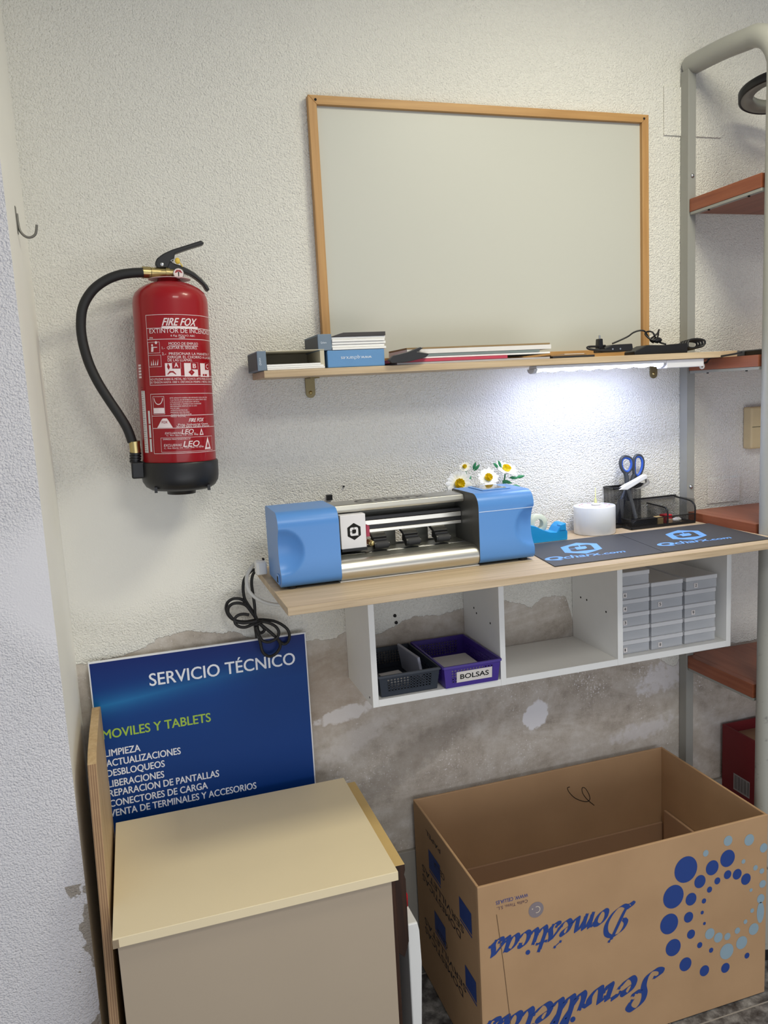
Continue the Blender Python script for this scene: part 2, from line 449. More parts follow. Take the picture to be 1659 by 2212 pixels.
fr.prism([(X0, Z0), (X0+fw, Z0+fw), (X0+fw, Z1-fw), (X0, Z1)], 1, -.021, -.001, 0, .0012)
obj('frame_stile', fr, wood('pine_frame_upright', (168, 124, 74), (194, 152, 98), 2, .5), wb)
fr = MB().prism([(X1, Z0), (X1-fw, Z0+fw), (X1-fw, Z1-fw), (X1, Z1)], 1, -.021, -.001, 0, .0012)
obj('frame_stile', fr, wood('pine_frame_upright', (168, 124, 74), (194, 152, 98), 2, .5), wb)
for sx in (X0+.017, X1-.014):
    obj('screw_hole', MB().cyl((sx, -.0202, Z1-.010), (sx, -.0216, Z1-.010), .003, 12), m_hole, wb)

# ------------------------------------------------------------ wooden wall shelf
SZ = 1.594
sh = thing('wall_shelf', 'long narrow oak wall shelf under the whiteboard', 'shelf', (.9, -.08, 1.579))
obj('board', MB().prism([(.281, -.166), (1.5015, -.166), (1.5015, -.036), (1.445, -.036), (1.445, -.0005), (.281, -.0005)], 2, 1.579, SZ, 0, .0008), m_oak, sh)
for bx, bz in ((.4145, 1.531), (1.368, 1.534)):
    b = MB()
    pts = [(bx-.0115, 1.5785), (bx-.0115, bz+.012)]+[(bx-.0115*math.cos(a), bz+.012-.0115*math.sin(a)) for a in [PI*i/8 for i in range(1, 8)]]+[(bx+.0115, bz+.012), (bx+.0115, 1.5785)]
    b.prism(pts, 1, -.0045, -.001, 0, .0006)
    b.box(bx-.011, bx+.011, -.06, -.001, 1.5760, 1.5788, 0, .0005)
    br = obj('bracket', b, m_bronze, sh)
    obj('screw', MB().lathe([(0, -.0072), (.003, -.0068), (.0045, -.0045)], (bx, 0, bz+.013), 14, 0, True, 1), m_brass, br)

# led strip lamp screwed under the shelf
ll = thing('strip_light', 'lit white led strip lamp fixed under the oak shelf', 'lamp', (1.16, -.135, 1.553))
obj('housing', MB().box(1.293, 1.404, -.160, -.118, 1.5585, 1.5785, 0, .0015).box(.930, 1.295, -.158, -.120, 1.5715, 1.5785, 0, .0008), mat('lamp_white', (226, 226, 230), .4, var=.01), ll)
ee = NT('lit_led_diffuser'); ee.set(Base_Color=(1, 1, 1, 1), Roughness=.3, Emission_Color=(.60, .68, 1.0, 1))
nz_ = ee.n('ShaderNodeSeparateXYZ', {0: ee.n('ShaderNodeNewGeometry').outputs['Normal']}).outputs[2]
ee.set(Emission_Strength=ee.math('MULTIPLY', ee.math('ADD', ee.math('POWER', ee.math('ABSOLUTE', nz_), 3.0), .10), LED_STRENGTH))
d = MB(); n = 56; k = 12; vs = []
for i in range(n+1):
    x = .934+(1.286-.934)*i/n
    rr = .0055+.0035*abs(math.cos(PI*(i/n)*7))**1.5
    for j in range(k+1):
        a = PI*j/k; vs.append((x, -.139-.016*math.cos(a), 1.5718-rr*math.sin(a)))
d.add(vs, [(i*(k+1)+j, (i+1)*(k+1)+j, (i+1)*(k+1)+j+1, i*(k+1)+j+1) for i in range(n) for j in range(k)], 0, True)
obj('diffuser', d, ee.m, ll)
for x0, x1 in ((.924, .934), (1.286, 1.303)):
    c = MB()
    c.prism([(-.139-.0185*math.cos(PI*j/12), 1.5715-.0115*math.sin(PI*j/12)) for j in range(13)], 0, x0, x1, 0, .0012)
    obj('end_cap', c, mat('lamp_cap', (188, 188, 190), .45, var=.02), ll)
obj('screw_tab', MB().lathe([(.0035, 0), (.0075, 0), (.0075, .003), (.0035, .003), (.0035, 0)], (1.4075, -.150, 1.559), 18, 0, True, 1), m_white, ll)
obj('cord', MB().tube([(1.404, -.135, 1.569), (1.425, -.120, 1.570), (1.445, -.118, 1.568)]+[(1.452, -0.1263, 1.5797), (1.452, -0.1691, 1.5819), (1.452, -0.2102, 1.5841), (1.452, -0.2373, 1.5869)], .0024, 8), m_black, ll)
# ------------------------------------------------------------ fire extinguisher (hung slightly out of plumb)
fx = thing('fire_extinguisher', 'red powder fire extinguisher with black hose hanging on the wall', 'fire extinguisher', (.093, -.1, 1.345), (0, .03, 0), None, False)
RR = .077
red = NT('red_lacquer'); red.set(Base_Color=lin((150, 8, 20)), Roughness=.36, Specular_IOR_Level=.3, Coat_Weight=.3, Coat_Roughness=.08)
m_red = red.m
m_print = mat('pale_print', (232, 214, 214), .45, var=.02)
m_redprint = mat('red_print', (150, 18, 28), .4, var=.02)
b = MB().lathe([(0, .03), (.07, .03), (RR, .045), (RR, .398), (.0755, .409), (.0715, .419), (.062, .428), (.048, .436), (.034, .4405), (.026, .443), (.0235, .447), (.0235, .4495), (0, .4495)], (0, 0, 0), 72)
def onc(u, v): a = u/RR; r = RR+.0006; return (r*math.sin(a), -r*math.cos(a), v)
def onc2(u, v): a = u/RR; r = RR+.0009; return (r*math.sin(a), -r*math.cos(a), v)
C0 = [(-0.0584, 0.3689), (0.0882, 0.3678), (-0.0576, 0.3421), (-0.0558, 0.3198), (-0.0569, 0.2456), (-0.0584, 0.228)]
uL = C0[0][0]; uR = uL+.175; zA, zB, zC, zD, zE = C0[0][1], C0[2][1], C0[3][1], C0[4][1], C0[5][1]
b.frame(onc, uL, uR, zE, zA, .0009, 1, 40)
for z in (zB, zC, zD): b.rect(onc, uL, uR, z-.0004, z+.0006, 1, 40)
def line(txt, p0, p1, hpx, off=.0, shear=0.0, m=1, fn=onc):
    (u0, z0), (u1, z1) = p0, p1
    b.text(txt, lambda u, v: fn(u0+u, z0+v), m, off, u1-u0, hpx, shear)
def cl(p): return p
T = [(-0.0233, 0.3468), (0.045, 0.346), (-0.0246, 0.3412), (0.0515, 0.3405), (-0.0512, 0.3322), (0.0758, 0.3295), (-0.0076, 0.325), (0.0355, 0.3244), (-0.0527, 0.3212), (-0.0442, 0.3206), (0.0089, 0.3184), (0.0205, 0.3182), (-0.0124, 0.3082), (0.0497, 0.307), (-0.0262, 0.2999), (0.0472, 0.2982), (-0.027, 0.2882), (0.0652, 0.2868), (-0.0159, 0.2814), (0.0796, 0.2799), (-0.0162, 0.2753), (0.0339, 0.2737)]
line('FIRE FOX', T[0], T[1], .0145, .03, .35)
b.rect(onc, T[2][0], T[3][0], T[2][1]-.0006, T[0][1]-.0014, 1, 16)
line('EXTINTOR DE INCENDIOS', T[4], (T[4][0]+.147, T[4][1]), .0088, .004)
line('6 Kg. POLVO ABC', T[6], (T[6][0]+.051, T[6][1]), .0036)
line('394', T[8], T[9], .0034); line('1828', (T[10][0], T[8][1]), T[11], .0034)
line('MODO DE EMPLEO', T[12], T[13], .0052, .004); b.rect(onc, T[12][0], T[13][0], T[12][1]-.0026, T[12][1]-.0016, 1, 12)
line('1.-  QUITAR EL SEGURO.', T[14], T[15], .0052, .004)
line('2.-  PRESIONAR LA MANETA Y', T[16], (T[16][0]+.114, T[16][1]), .0050, .004)
line('DIRIGIR EL CHORRO A LA BASE', T[18], (T[18][0]+.113, T[18][1]), .0050, .004)
line('DE LAS LLAMAS.', T[20], T[21], .0050, .004)
P = [(-0.0574, 0.2924), (-0.0307, 0.3148), (-0.0578, 0.2648), (-0.0294, 0.2888), (-0.0223, 0.2461), (0.0081, 0.2719), (-0.0087, 0.2588), (0.0091, 0.2728), (0.0156, 0.2444), (0.0452, 0.2707), (0.0312, 0.2574), (0.0472, 0.2726), (0.0528, 0.244), (0.0797, 0.271), (-0.0563, 0.2379), (0.0831, 0.2331), (-0.0569, 0.2317)]
for k in (0, 2):
    b.frame(onc, P[k][0], P[k+1][0], P[k][1], P[k+1][1], .0006, 1, 4)
cx0 = (P[0][0]+P[1][0])/2; z0 = P[0][1]
b.disc(onc, cx0-.003, z0+.016, .002, .0025, 1); b.poly(onc, [(cx0-.006, z0+.003), (cx0-.001, z0+.003), (cx0, z0+.013), (cx0-.005, z0+.013)], 1)
b.disc(onc, cx0+.006, z0+.021, .0026, .0030, 1, 14); b.rect(onc, cx0, cx0+.008, z0+.011, z0+.0125, 1, 2)
z0 = P[2][1]
for q in range(4): b.poly(onc, [(cx0-.009+q*.0045, z0+.003), (cx0-.006+q*.0045, z0+.004), (cx0-.007+q*.0052, z0+.013+.003*(q % 2))], 1)
for k, ch in ((4, 'A'), (8, 'B'), (12, 'C')):
    u0, zb_, u1, zt_ = P[k][0], P[k][1], P[k][0]+.0305, P[5][1]
    b.rect(onc, u0, u1, zb_, zt_, 1, 8)
    b.rect(onc2, u0+.0135, u1+.0008, zb_+.0145, zt_+.0012, 0, 6); b.frame(onc2, u0+.0135, u1+.0008, zb_+.0145, zt_+.0012, .0006, 1, 6)
    b.text(ch, lambda u, v: onc2(u0+.0185+u, zb_+.0175+v), 1, .03, .0075, .0085)
    um = (u0+u1)/2
    if ch == 'B':
        b.poly(onc2, [(um-.007, zb_+.009), (um, zb_+.002), (um+.007, zb_+.009), (um, zb_+.0145)], 0)
    elif ch == 'A':
        b.poly(onc2, [(u0+.003, zb_+.003), (u0+.022, zb_+.003), (u0+.016, zb_+.010), (u0+.009, zb_+.010)], 2)
        b.poly(onc2, [(u0+.007, zb_+.012), (u0+.010, zb_+.018), (u0+.006, zb_+.026), (u0+.004, zb_+.018)], 0)
    else: b.poly(onc2, [(u0+.006, zb_+.002), (u0+.02, zb_+.002), (u0+.02, zb_+.006), (u0+.006, zb_+.006)], 0)
line('NO UTILIZAR SOBRE EL METAL, NO TOXICO, APTO PARA USO EN PRESENCIA', P[14], (P[14][0]+.166, P[14][1]), .0042, .002)
line('DE TENSION HASTA 1000 V, DISTANCIA MINIMA 1 METRO, TEMPERATURA', P[16], (P[16][0]+.166, P[16][1]), .0042, .002)
# lower label
Q = [(-0.0589, 0.2107), (-0.07, 0.0879), (-0.0597, 0.1656), (-0.058, 0.1403), (-0.0582, 0.1141), (-0.0537, 0.1691), (-0.0282, 0.2055), (-0.047, 0.1414), (-0.0132, 0.1605), (0.0187, 0.1519), (0.0563, 0.1594), (-0.0308, 0.1281), (0.0009, 0.1277), (0.0023, 0.1276), (0.0266, 0.1267), (-0.0348, 0.1029), (0.0008, 0.1016), (0.0045, 0.1013), (0.0383, 0.0994), (-0.0165, 0.2034), (0.038, 0.1206), (0.0563, 0.1321), (0.0533, 0.0935), (0.0782, 0.1108), (-0.0691, 0.1778), (-0.0697, 0.0909), (-0.0348, 0.0909), (0.0786, 0.086)]
uL2 = Q[0][0]; b.frame(onc, uL2, uL2+.165, Q[1][1], Q[0][1], .0009, 1, 40)
for k in (2, 3): b.rect(onc, uL2, uL2+.165, Q[k][1]-.0004, Q[k][1]+.0006, 1, 40)
b.frame(onc, Q[5][0], Q[6][0], Q[5][1], Q[6][1], .0007, 1, 5)
ca, cz = (Q[5][0]+Q[6][0])/2, Q[5][1]
b.rect(onc, Q[5][0]+.001, Q[6][0]-.001, cz+.002, cz+.013, 1, 4)
for s_ in range(16):
    a_ = PI+PI*s_/16; a2 = PI+PI*(s_+1)/16
    b.poly(onc, [(ca+.0085*math.cos(a_), cz+.033+.012*math.sin(a_)), (ca+.0085*math.cos(a2), cz+.033+.012*math.sin(a2)), (ca+.0100*math.cos(a2), cz+.033+.0138*math.sin(a2)), (ca+.0100*math.cos(a_), cz+.033+.0138*math.sin(a_))], 1)
lines = ['ESTE APARATO DEBERA SER REVISADO CADA AÑO POR', 'Y LA FECHA DE RETIMBRADO ES CADA CINCO AÑOS', 'UTILIZACION EN POSICION VERTICAL', 'NO EXPONER A TEMPERATURAS SUPERIORES', 'RECARGUESE DESPUES DE SU USO', 'POLVO ABC', 'AGENTE EXTINTOR', 'PRESION DE PRUEBA', 'AGENTE PROPULSOR', 'PESO TOTAL']
for i, s_ in enumerate(lines):
    wid = (.085, .083, .062, .066, .055, .018, .034, .038, .042, .030)[i]
    line(s_, (Q[19][0], Q[19][1]-.0042*i-.003), (Q[19][0]+wid, 0), .0024)
hh_ = Q[8][1]-Q[7][1]
for i in range(12):
    ua, ub = .033*i/12, .033*(i+1)/12
    top = lambda u: hh_*min(1, u/.0125, (.033-u)/.0105)
    b.poly(onc, [(Q[7][0]+ua, Q[7][1]), (Q[7][0]+ub, Q[7][1]), (Q[7][0]+ub, Q[7][1]+max(top(ub), .0002)), (Q[7][0]+ua, Q[7][1]+max(top(ua), .0002))], 1)
b.text('FOX', lambda u, v: onc2(Q[7][0]+.011+u, Q[7][1]+.009+v), 0, .02, .012, .005)
line('FIRE FOX', Q[9], (Q[9][0]+.034, 0), .0075, .03, .3)
X_ = [(-0.0032, 0.1454), (-0.0071, 0.1412), (-0.028, 0.1242), (-0.0344, 0.098), (-0.0315, 0.0941), (-0.0355, 0.1162)]
line('Poig. Industrial Oeste', X_[0], (X_[0][0]+.070, 0), .0036, .008)
line('30169 SAN GINES (Murcia)', X_[1], (X_[1][0]+.078, 0), .0036, .008)
line('EXCLUSIVAS', Q[11], Q[12], .0040, .006, .2); line('LEO', Q[13], Q[14], .0095, .015, .25)
line('EXCLUSIVAS', Q[15], Q[16], .0048, .006, .2); line('LEO', Q[17], Q[18], .0115, .015, .25)
line('S.L.', (Q[18][0]+.002, Q[18][1]), (Q[18][0]+.010, 0), .0035); line('S.L.', (Q[14][0]+.002, Q[14][1]), (Q[14][0]+.008, 0), .0030)
line('C. Rio Ebro, 14  Telf. 948 14 92 84', X_[3], (X_[3][0]+.085, 0), .0030)
line('C. Rio Ebro, 14  Telf. 948', X_[2], (X_[2][0]+.066, 0), .0026)
line('EMPRESA MANTENEDORA Nº', X_[5], (X_[5][0]+.056, 0), .0028)
for (u_, z_), hh in ((Q[22], .026), ((Q[22][0]-.012, Q[11][1]-.004), .014)):
    b.poly(onc, [(u_, z_), (u_+hh*.75, z_), (u_+hh*.375, z_+hh)], 1); b.poly(onc2, [(u_+hh*.2, z_+hh*.15), (u_+hh*.55, z_+hh*.15), (u_+hh*.375, z_+hh*.62)], 0)
b.frame(onc, Q[26][0]-.006, Q[26][0]+.115, Q[26][1], Q[26][1]+.030, .0006, 1, 20)
# white strips round the left side
u_, z1_ = Q[24]; z0_ = Q[25][1]
for i in range(3):
    za_ = z0_+(z1_-z0_)*(i/3); b.rect(onc, u_, u_+.0055, za_+.0012, za_+(z1_-z0_)/3-.0012, 3, 2)
b.rect(onc, u_-.020, u_-.006, z0_-.001, z1_+.040, 3, 4)
for i in range(30): b.rect(onc2, u_-.019, u_-.012+.004*(i % 3 == 0), z0_+.003+.0045*i, z0_+.0036+.0045*i, 4, 1)
for i in range(5): b.rect(onc, u_-.026, u_-.014, z1_+.066+.006*i, z1_+.070+.006*i, 1, 3)
obj('cylinder', b, [m_red, m_print, m_redprint, mat('sticker_white', (214, 208, 206), .5), m_hole], fx)

bb = MB().lathe([(0, .006), (.045, .006), (.062, .008), (.073, .015), (.0795, .026), (.081, .038), (.081, .066), (.0795, .069), (.077, .069)], (0, 0, 0), 64)
bb.lathe([(0, -.003), (.030, -.003), (.031, .008)], (0, 0, 0), 40)
for a_ in (-.75, -2.4): bb.box(.074*math.cos(a_)-.003, .074*math.cos(a_)+.003, .074*math.sin(a_)-.003, .074*math.sin(a_)+.003, .006, .018)
obj('base_boot', bb, m_black, fx)
H = [(-0.101, 0.0, 0.0677), (-0.0562, 0.0, 0.0702), (-0.0585, 0.0, 0.0335), (-0.1013, 0.0, 0.0351), (-0.0914, 0.0, 0.1141), (-0.0844, 0.0, 0.0911), (-0.0802, 0.0, 0.069), (-0.0526, 0.0, 0.4585), (-0.0237, 0.0, 0.4602), (0.0291, 0.0, 0.4598), (0.0185, 0.0, 0.4571), (0.0073, 0.0, 0.444)]
hx0, hz0, hx1, hz1 = H[0][0], H[3][2], H[1][0], H[1][2]
obj('nozzle_holder', MB().box(hx0, hx1+.006, -.024, .020, hz0, hz1, 0, .004, 3), m_black, fx)
# hose
hp = [(-0.0507, 0.0, 0.4595), (-0.0738, 0.0, 0.4578), (-0.0988, 0.0, 0.4533), (-0.1267, 0.0, 0.4416), (-0.1533, 0.0, 0.4207), (-0.1724, 0.0, 0.3906), (-0.1794, 0.0, 0.3565), (-0.1785, 0.0, 0.3193), (-0.1698, 0.0, 0.2768), (-0.1553, 0.0, 0.2384), (-0.1359, 0.0, 0.2012), (-0.1177, 0.0, 0.1693), (-0.1037, 0.0, 0.1413), (-0.0953, 0.0, 0.1124)]
hp = [(p[0], -.012, p[2]) for p in hp]
hose = obj('hose', MB().tube(hp, .0098, 16), m_rubber, fx)
e0 = Vector((H[4][0], -.012, H[4][2])); e1 = Vector((H[5][0]-.006, -.010, H[5][2]-.001)); e2 = Vector((H[6][0]-.012, -.008, H[6][2]-.002))
obj('hose_ferrule', MB().cyl(e0, e1, .0112, 16).cyl(e0, e0+(e1-e0)*.15, .0118, 16), m_brass, hose)
nz = MB(); 
for i in range(4):
    p = e1+(e2-e1)*(i/4); q_ = e1+(e2-e1)*((i+.62)/4)
    nz.cyl(p, q_, .0120, 16); nz.cyl(q_, e1+(e2-e1)*((i+1)/4), .0092, 16)
obj('nozzle', nz, m_black, hose)
# valve
vz = H[8][2]
v = MB().cyl((H[8][0]+.004, -.004, vz), (.029, -.004, vz), .0105, 20).cyl((0, 0, .4496), (0, 0, vz+.002), .013, 20)
v.cyl((H[8][0]+.018, -.004, vz), (H[8][0]+.026, -.004, vz), .0125, 20)
obj('valve_body', v, m_brass, fx)
obj('hose_coupling', MB().cyl((H[7][0]-.001, -.010, vz), (H[7][0]+.016, -.008, vz), .0118, 6).cyl((H[7][0]+.016, -.008, vz), (H[8][0]+.006, -.004, vz), .0108, 18), m_brass, fx)
obj('tag_disc', MB().lathe([(.022, .4495), (.043, .4475), (.0432, .4485), (.022, .4505), (.022, .4495)], (.001, 0, 0), 36), mat('pale_pink_plastic', (214, 186, 184), .5), fx)
g = MB().lathe([(0, -.026), (.0098, -.026), (.0112, -.024), (.0112, -.010), (0, -.010)], (H[10][0], 0, H[10][2]), 24, 0, True, 1)
gf = lambda u, v_: (H[10][0]+u, -.0264, H[10][2]+v_)
g.disc(gf, 0, 0, .0098, None, 1)
gf2 = lambda u, v_: (H[10][0]+u, -.0267, H[10][2]+v_)
g.poly(gf2, [(-.008, .001), (-.004, .007), (.004, .007), (.008, .001), (.005, .001), (0, .004), (-.005, .001)], 2)
g.poly(gf2, [(-.0008, -.006), (.0008, -.006), (.0012, .003), (-.0012, .003)], 3)
obj('pressure_gauge', g, [m_steel, mat('gauge_face', (228, 214, 212), .4), mat('gauge_red', (150, 40, 44), .4), m_hole], fx)
lev = [(-0.027, 0.0, 0.4788), (-0.0226, 0.0, 0.4886), (-0.0094, 0.0, 0.4986), (0.0084, 0.0, 0.5072), (0.0404, 0.0, 0.518), (0.0701, 0.0, 0.5282), (0.0761, 0.0, 0.523), (0.0722, 0.0, 0.5198), (0.0399, 0.0, 0.5094), (0.0146, 0.0, 0.4997), (0.0126, 0.0, 0.4885), (0.0081, 0.0, 0.4842), (0.002, 0.0, 0.4714), (-0.0228, 0.0, 0.4698)]
obj('squeeze_lever', MB().prism([(p[0], p[2]) for p in lev], 1, -.011, .011, 0, .0022), m_black, fx)
low = [(-0.0035, 0.0, 0.4701), (0.0027, 0.0, 0.4842), (0.0121, 0.0, 0.4793), (0.0238, 0.0, 0.476), (0.0398, 0.0, 0.4694), (0.0547, 0.0, 0.4607), (0.0683, 0.0, 0.4486), (0.0777, 0.0, 0.4376), (0.0821, 0.0, 0.4281), (0.0781, 0.0, 0.4248), (0.0738, 0.0, 0.4273), (0.0688, 0.0, 0.437), (0.0561, 0.0, 0.4487), (0.0435, 0.0, 0.4571), (0.0285, 0.0, 0.463), (0.0134, 0.0, 0.4653), (-0.0037, 0.0, 0.4664)]
obj('carry_handle', MB().prism([(p[0], p[2]) for p in low], 1, -.012, .012, 0, .0022), m_black, fx)
rv = [(-0.0128, 0.0, 0.4768), (0.0103, 0.0, 0.4842), (0.0185, 0.0, 0.4842), (0.024, 0.0, 0.4792), (0.028, 0.0, 0.4727)]
obj('rivet', MB().sphere((rv[0][0], -.011, rv[0][2]), .0042, 0, 14, 8, (1, .5, 1)), m_steel, fx)
sp_ = MB().tube([(rv[1][0]-.005, -.013, rv[1][2]), (rv[1][0]+.002, -.0135, rv[1][2]+.0035), (rv[1][0]+.008, -.013, rv[1][2]), (rv[1][0]+.002, -.0135, rv[1][2]-.003)], .0008, 6, 0, True)
pin = obj('safety_pin', sp_, m_steel, fx)
ys = MB().sphere((rv[2][0], -.014, rv[2][2]), .0055, 0, 10, 6, (1, .6, 1.2)).tube([(rv[2][0], -.014, rv[2][2]), (rv[3][0], -.015, rv[3][2]), (rv[4][0], -.014, rv[4][2])], .0012, 6)
obj('yellow_seal', ys, mat('yellow_seal', (222, 188, 70), .45), pin)
obj('wall_bracket', MB().box(-.02, .02, .05, .0985, .30, .40, 0, .002).box(-.015, .015, .076, .0985, .40, .452, 0, .002), m_black, fx)

# ------------------------------------------------------------ what lies on the wall shelf
m_slate = mat('slate_blue_card', (110, 126, 142), .6, var=.05)
m_slate2 = mat('dark_slate_card', (66, 74, 84), .6, var=.05)
m_skyb = mat('sky_blue_card', (94, 142, 190), .55, var=.04)
m_greyprint = mat('light_grey_print', (214, 222, 232), .5, var=0)
FY = -.158
A = [(0.2695, 1.5978), (0.2891, 1.6358), (0.4194, 1.6342), (0.4169, 1.5946), (0.287, 1.6077), (0.2898, 1.6319), (0.4039, 1.6011), (0.4056, 1.6278)]
zt = A[1][1]; ax0, ax1, ax2 = A[0][0], A[1][0], A[3][0]
oc = thing('open_carton', 'grey-blue open-fronted carton of white sheets at the left shelf end', 'carton', ((ax0+ax2)/2, -.09, SZ))
mb = MB().box(ax0, ax1, FY, -.02, SZ+.0004, zt, 0, .0012).box(ax0-.0004, ax0, FY+.004, -.024, SZ+.003, zt-.003, 1)
mb.text('Qcharx', lambda u, v_: (ax0+.0045+v_, FY-.0003, SZ+.012+u), 2, 0, .016, .004)
obj('spine', mb, [m_slate, m_slate2, m_greyprint], oc)
cb = mat('inner_card', (196, 188, 164), .7, var=.03)
mb = MB().box(ax1, ax2, FY+.001, -.022, zt-.002, zt-.0005).box(ax1, ax2, -.024, -.022, SZ+.001, zt-.001).box(ax2-.010, ax2, FY+.002, -.022, SZ+.001, zt-.001, 0, .001)
obj('sleeve', mb, cb, oc)
for k in range(3): obj('sheet_stack', MB().box(ax1+.0005, ax2-.001-.002*(k % 2), FY-.001+.0016*k, -.026, SZ+.0006+.0042*k, SZ+.0044+.0042*k, 0, .0006), m_paper, oc)
B_ = [(0.4231, 1.5944), (0.5534, 1.589), (0.5558, 1.6326), (0.4216, 1.6351), (0.4532, 1.6091), (0.5231, 1.6065), (0.4538, 1.6181)]
bx0, bx1, bz1 = B_[0][0], B_[1][0], B_[2][1]-.001
mb = MB().box(bx0, bx1, FY, -.02, SZ+.0004, bz1, 0, .0015)
tw = B_[5][0]-B_[4][0]
mb.text('www.qcharx.es', lambda u, v_: (B_[5][0]-u, FY-.0004, (B_[4][1]+B_[6][1])/2+.004-v_), 1, .004, tw, .0075)
tag(obj('blue_carton', mb, [m_skyb, m_greyprint]), 'closed sky-blue carton with an upside-down web address on its side', 'carton')
C_ = [(0.4042, 1.6377), (0.435, 1.6663), (0.559, 1.6325), (0.5606, 1.6607), (0.4354, 1.6732), (0.5611, 1.6707)]
cx0, cx1, cx2 = C_[0][0], C_[1][0], C_[2][0]; cz0 = bz1+.0006; cz1 = C_[1][1]
uc = thing('open_carton', 'grey-blue open-fronted carton of white sheets on top of the blue carton', 'carton', ((cx0+cx2)/2, -.09, cz0))
mb = MB().box(cx0, cx1, FY+.002, -.02, cz0, cz1+.001, 0, .0012)
mb.box(cx0-.0004, cx0, FY+.006, -.024, cz0+.003, cz1-.003, 1)
mb.text('Qcharx', lambda u, v_: (cx0+.006+u, FY+.0016, (cz0+cz1)/2-.002+v_), 2, 0, .013, .004)
obj('spine', mb, [m_slate, m_slate2, m_greyprint], uc)
nst = 5; zz = C_[3][1]
for k in range(nst):
    h = (zz-cz0)/nst
    obj('sheet_stack', MB().box(cx1+.0003, cx2-.001-.0025*(k % 2), FY-.001+.002*((k*2) % 3), -.024, cz0+h*k+.0002, cz0+h*(k+1)-.0004, 0, .0007), m_paper, uc)
mb = MB(); N_ = 14
for yy in (0,):
    vs = []; 
    for i in range(N_+1):
        t_ = i/N_; x = cx1+.001+(cx2-cx1-.002)*t_; bulge = .0075*min(1, t_*5)
        for y_, dz in ((FY, 0), (FY, 1), (-.03, 1), (-.03, 0)):
            vs.append((x, y_, zz+.0002+(bulge*dz)+(.0006*dz)))
    fs = []
    for i in range(N_):
        for j in range(4):
            a_ = i*4; fs.append((a_+j, a_+(j+1) % 4, a_+4+(j+1) % 4, a_+4+j))
    fs += [(0, 1, 2, 3), tuple(N_*4+j for j in (3, 2, 1, 0))]
    mb.add(vs, fs)
obj('flap', mb, mat('dark_grey_card', (58, 54, 54), .55), uc)

# pile of folders, envelopes and sheets
def sheet(name, label, cat, x0, x1, y0, y1, z0, z1, m, wob=.0, group=None, bev=.0004):
    b_ = MB(); n_ = 16; vs = []
    for i in range(n_+1):
        t_ = i/n_; x = x0+(x1-x0)*t_; dz = wob*math.sin(t_*5.1+x0*9)
        vs += [(x, y0, z0+max(0, dz)), (x, y1, z0+max(0, dz)), (x, y1, z1+max(0, dz)), (x, y0, z1+max(0, dz))]
    fs = [(i*4+j, i*4+(j+1) % 4, i*4+4+(j+1) % 4, i*4+4+j) for i in range(n_) for j in range(4)]+[(0, 1, 2, 3), tuple(n_*4+j for j in (3, 2, 1, 0))]
    b_.add(vs, fs)
    return tag(obj(name, b_, m), label, cat, group)
D = [(0.5706, 1.5974), (0.9676, 1.5991), (0.9682, 1.625), (0.635, 1.6318), (0.5565, 1.599), (0.6512, 1.621), (0.8524, 1.6054), (1.0553, 1.6046), (0.9737, 1.5989), (0.6164, 1.6345)]
px0, px1 = D[0][0], D[1][0]; z = SZ+.0004
sheet('grey_folder', 'pale grey card folder lying lowest in the paper pile on the shelf', 'folder', px0+.01, px1-.004, -.162, -.030, z, z+0.0044, mat('grey_card', (176, 170, 168), .6)); z += 0.0050
sheet('red_folder', 'crimson card folder in the paper pile on the shelf', 'folder', px0-.006, D[6][0], -.163, -.032, z, z+0.0069, mat('crimson_card', (186, 62, 82), .5)); z += 0.0075
sheet('white_envelope', 'white envelope just above the crimson folder in the pile', 'envelope', px0+.045, px1-.002, -.160, -.03, z, z+0.0037, m_paper); z += 0.0042
sheet('slate_folder', 'slate grey-green folder in the middle of the paper pile', 'folder', px0+.04, px1-.03, -.161, -.03, z, z+0.0056, mat('slate_green_card', (120, 132, 130), .5)); z += 0.0061
sheet('white_envelope', 'thick white padded envelope below the brown card at the pile top', 'envelope', px0+.035, px1, -.162, -.03, z, z+0.0100, mat('padded_white', (222, 218, 214), .6)); z += 0.0105
sheet('brown_card', 'brown cardboard sheet on top of the paper pile', 'card', px0+.035, px1-.002, -.160, -.03, z, z+0.0035, mat('kraft_card', (140, 116, 80), .8)); 
bl = [(0.5569, 1.6055), (0.5682, 1.6152), (0.6034, 1.622), (0.6313, 1.6312), (0.6389, 1.629), (0.6253, 1.6213), (0.6528, 1.6162), (0.6446, 1.6083), (0.6023, 1.5997), (0.5641, 1.5982)]
tag(obj('black_plastic_bag', MB().prism([(p[0], max(p[1], SZ+.0012)) for p in bl], 1, -.178, -.1645, 0, .0010), mat('black_film', (44, 44, 46), .35)), 'crumpled black plastic bag at the left end of the paper pile', 'bag')
k_ = D[7][0]
sheet('dark_notebook', 'thin black notebook under the adapters right of the paper pile', 'notebook', px1+.004, k_+.03, -.162, -.03, SZ+.0004, SZ+.0052, mat('notebook_black', (40, 38, 38), .5))
sheet('kraft_envelope', 'brown kraft envelope lying on the thin black notebook', 'envelope', px1+.006, k_+.015, -.150, -.028, SZ+.0056, SZ+.0086, mat('kraft_paper', (158, 124, 84), .8))
zz2 = SZ+.0090
sheet('white_sheet', 'narrow white sheet lying over the brown kraft envelope', 'paper', px1+.045, k_+.012, -.145, -.030, zz2, zz2+.0012, m_paper)

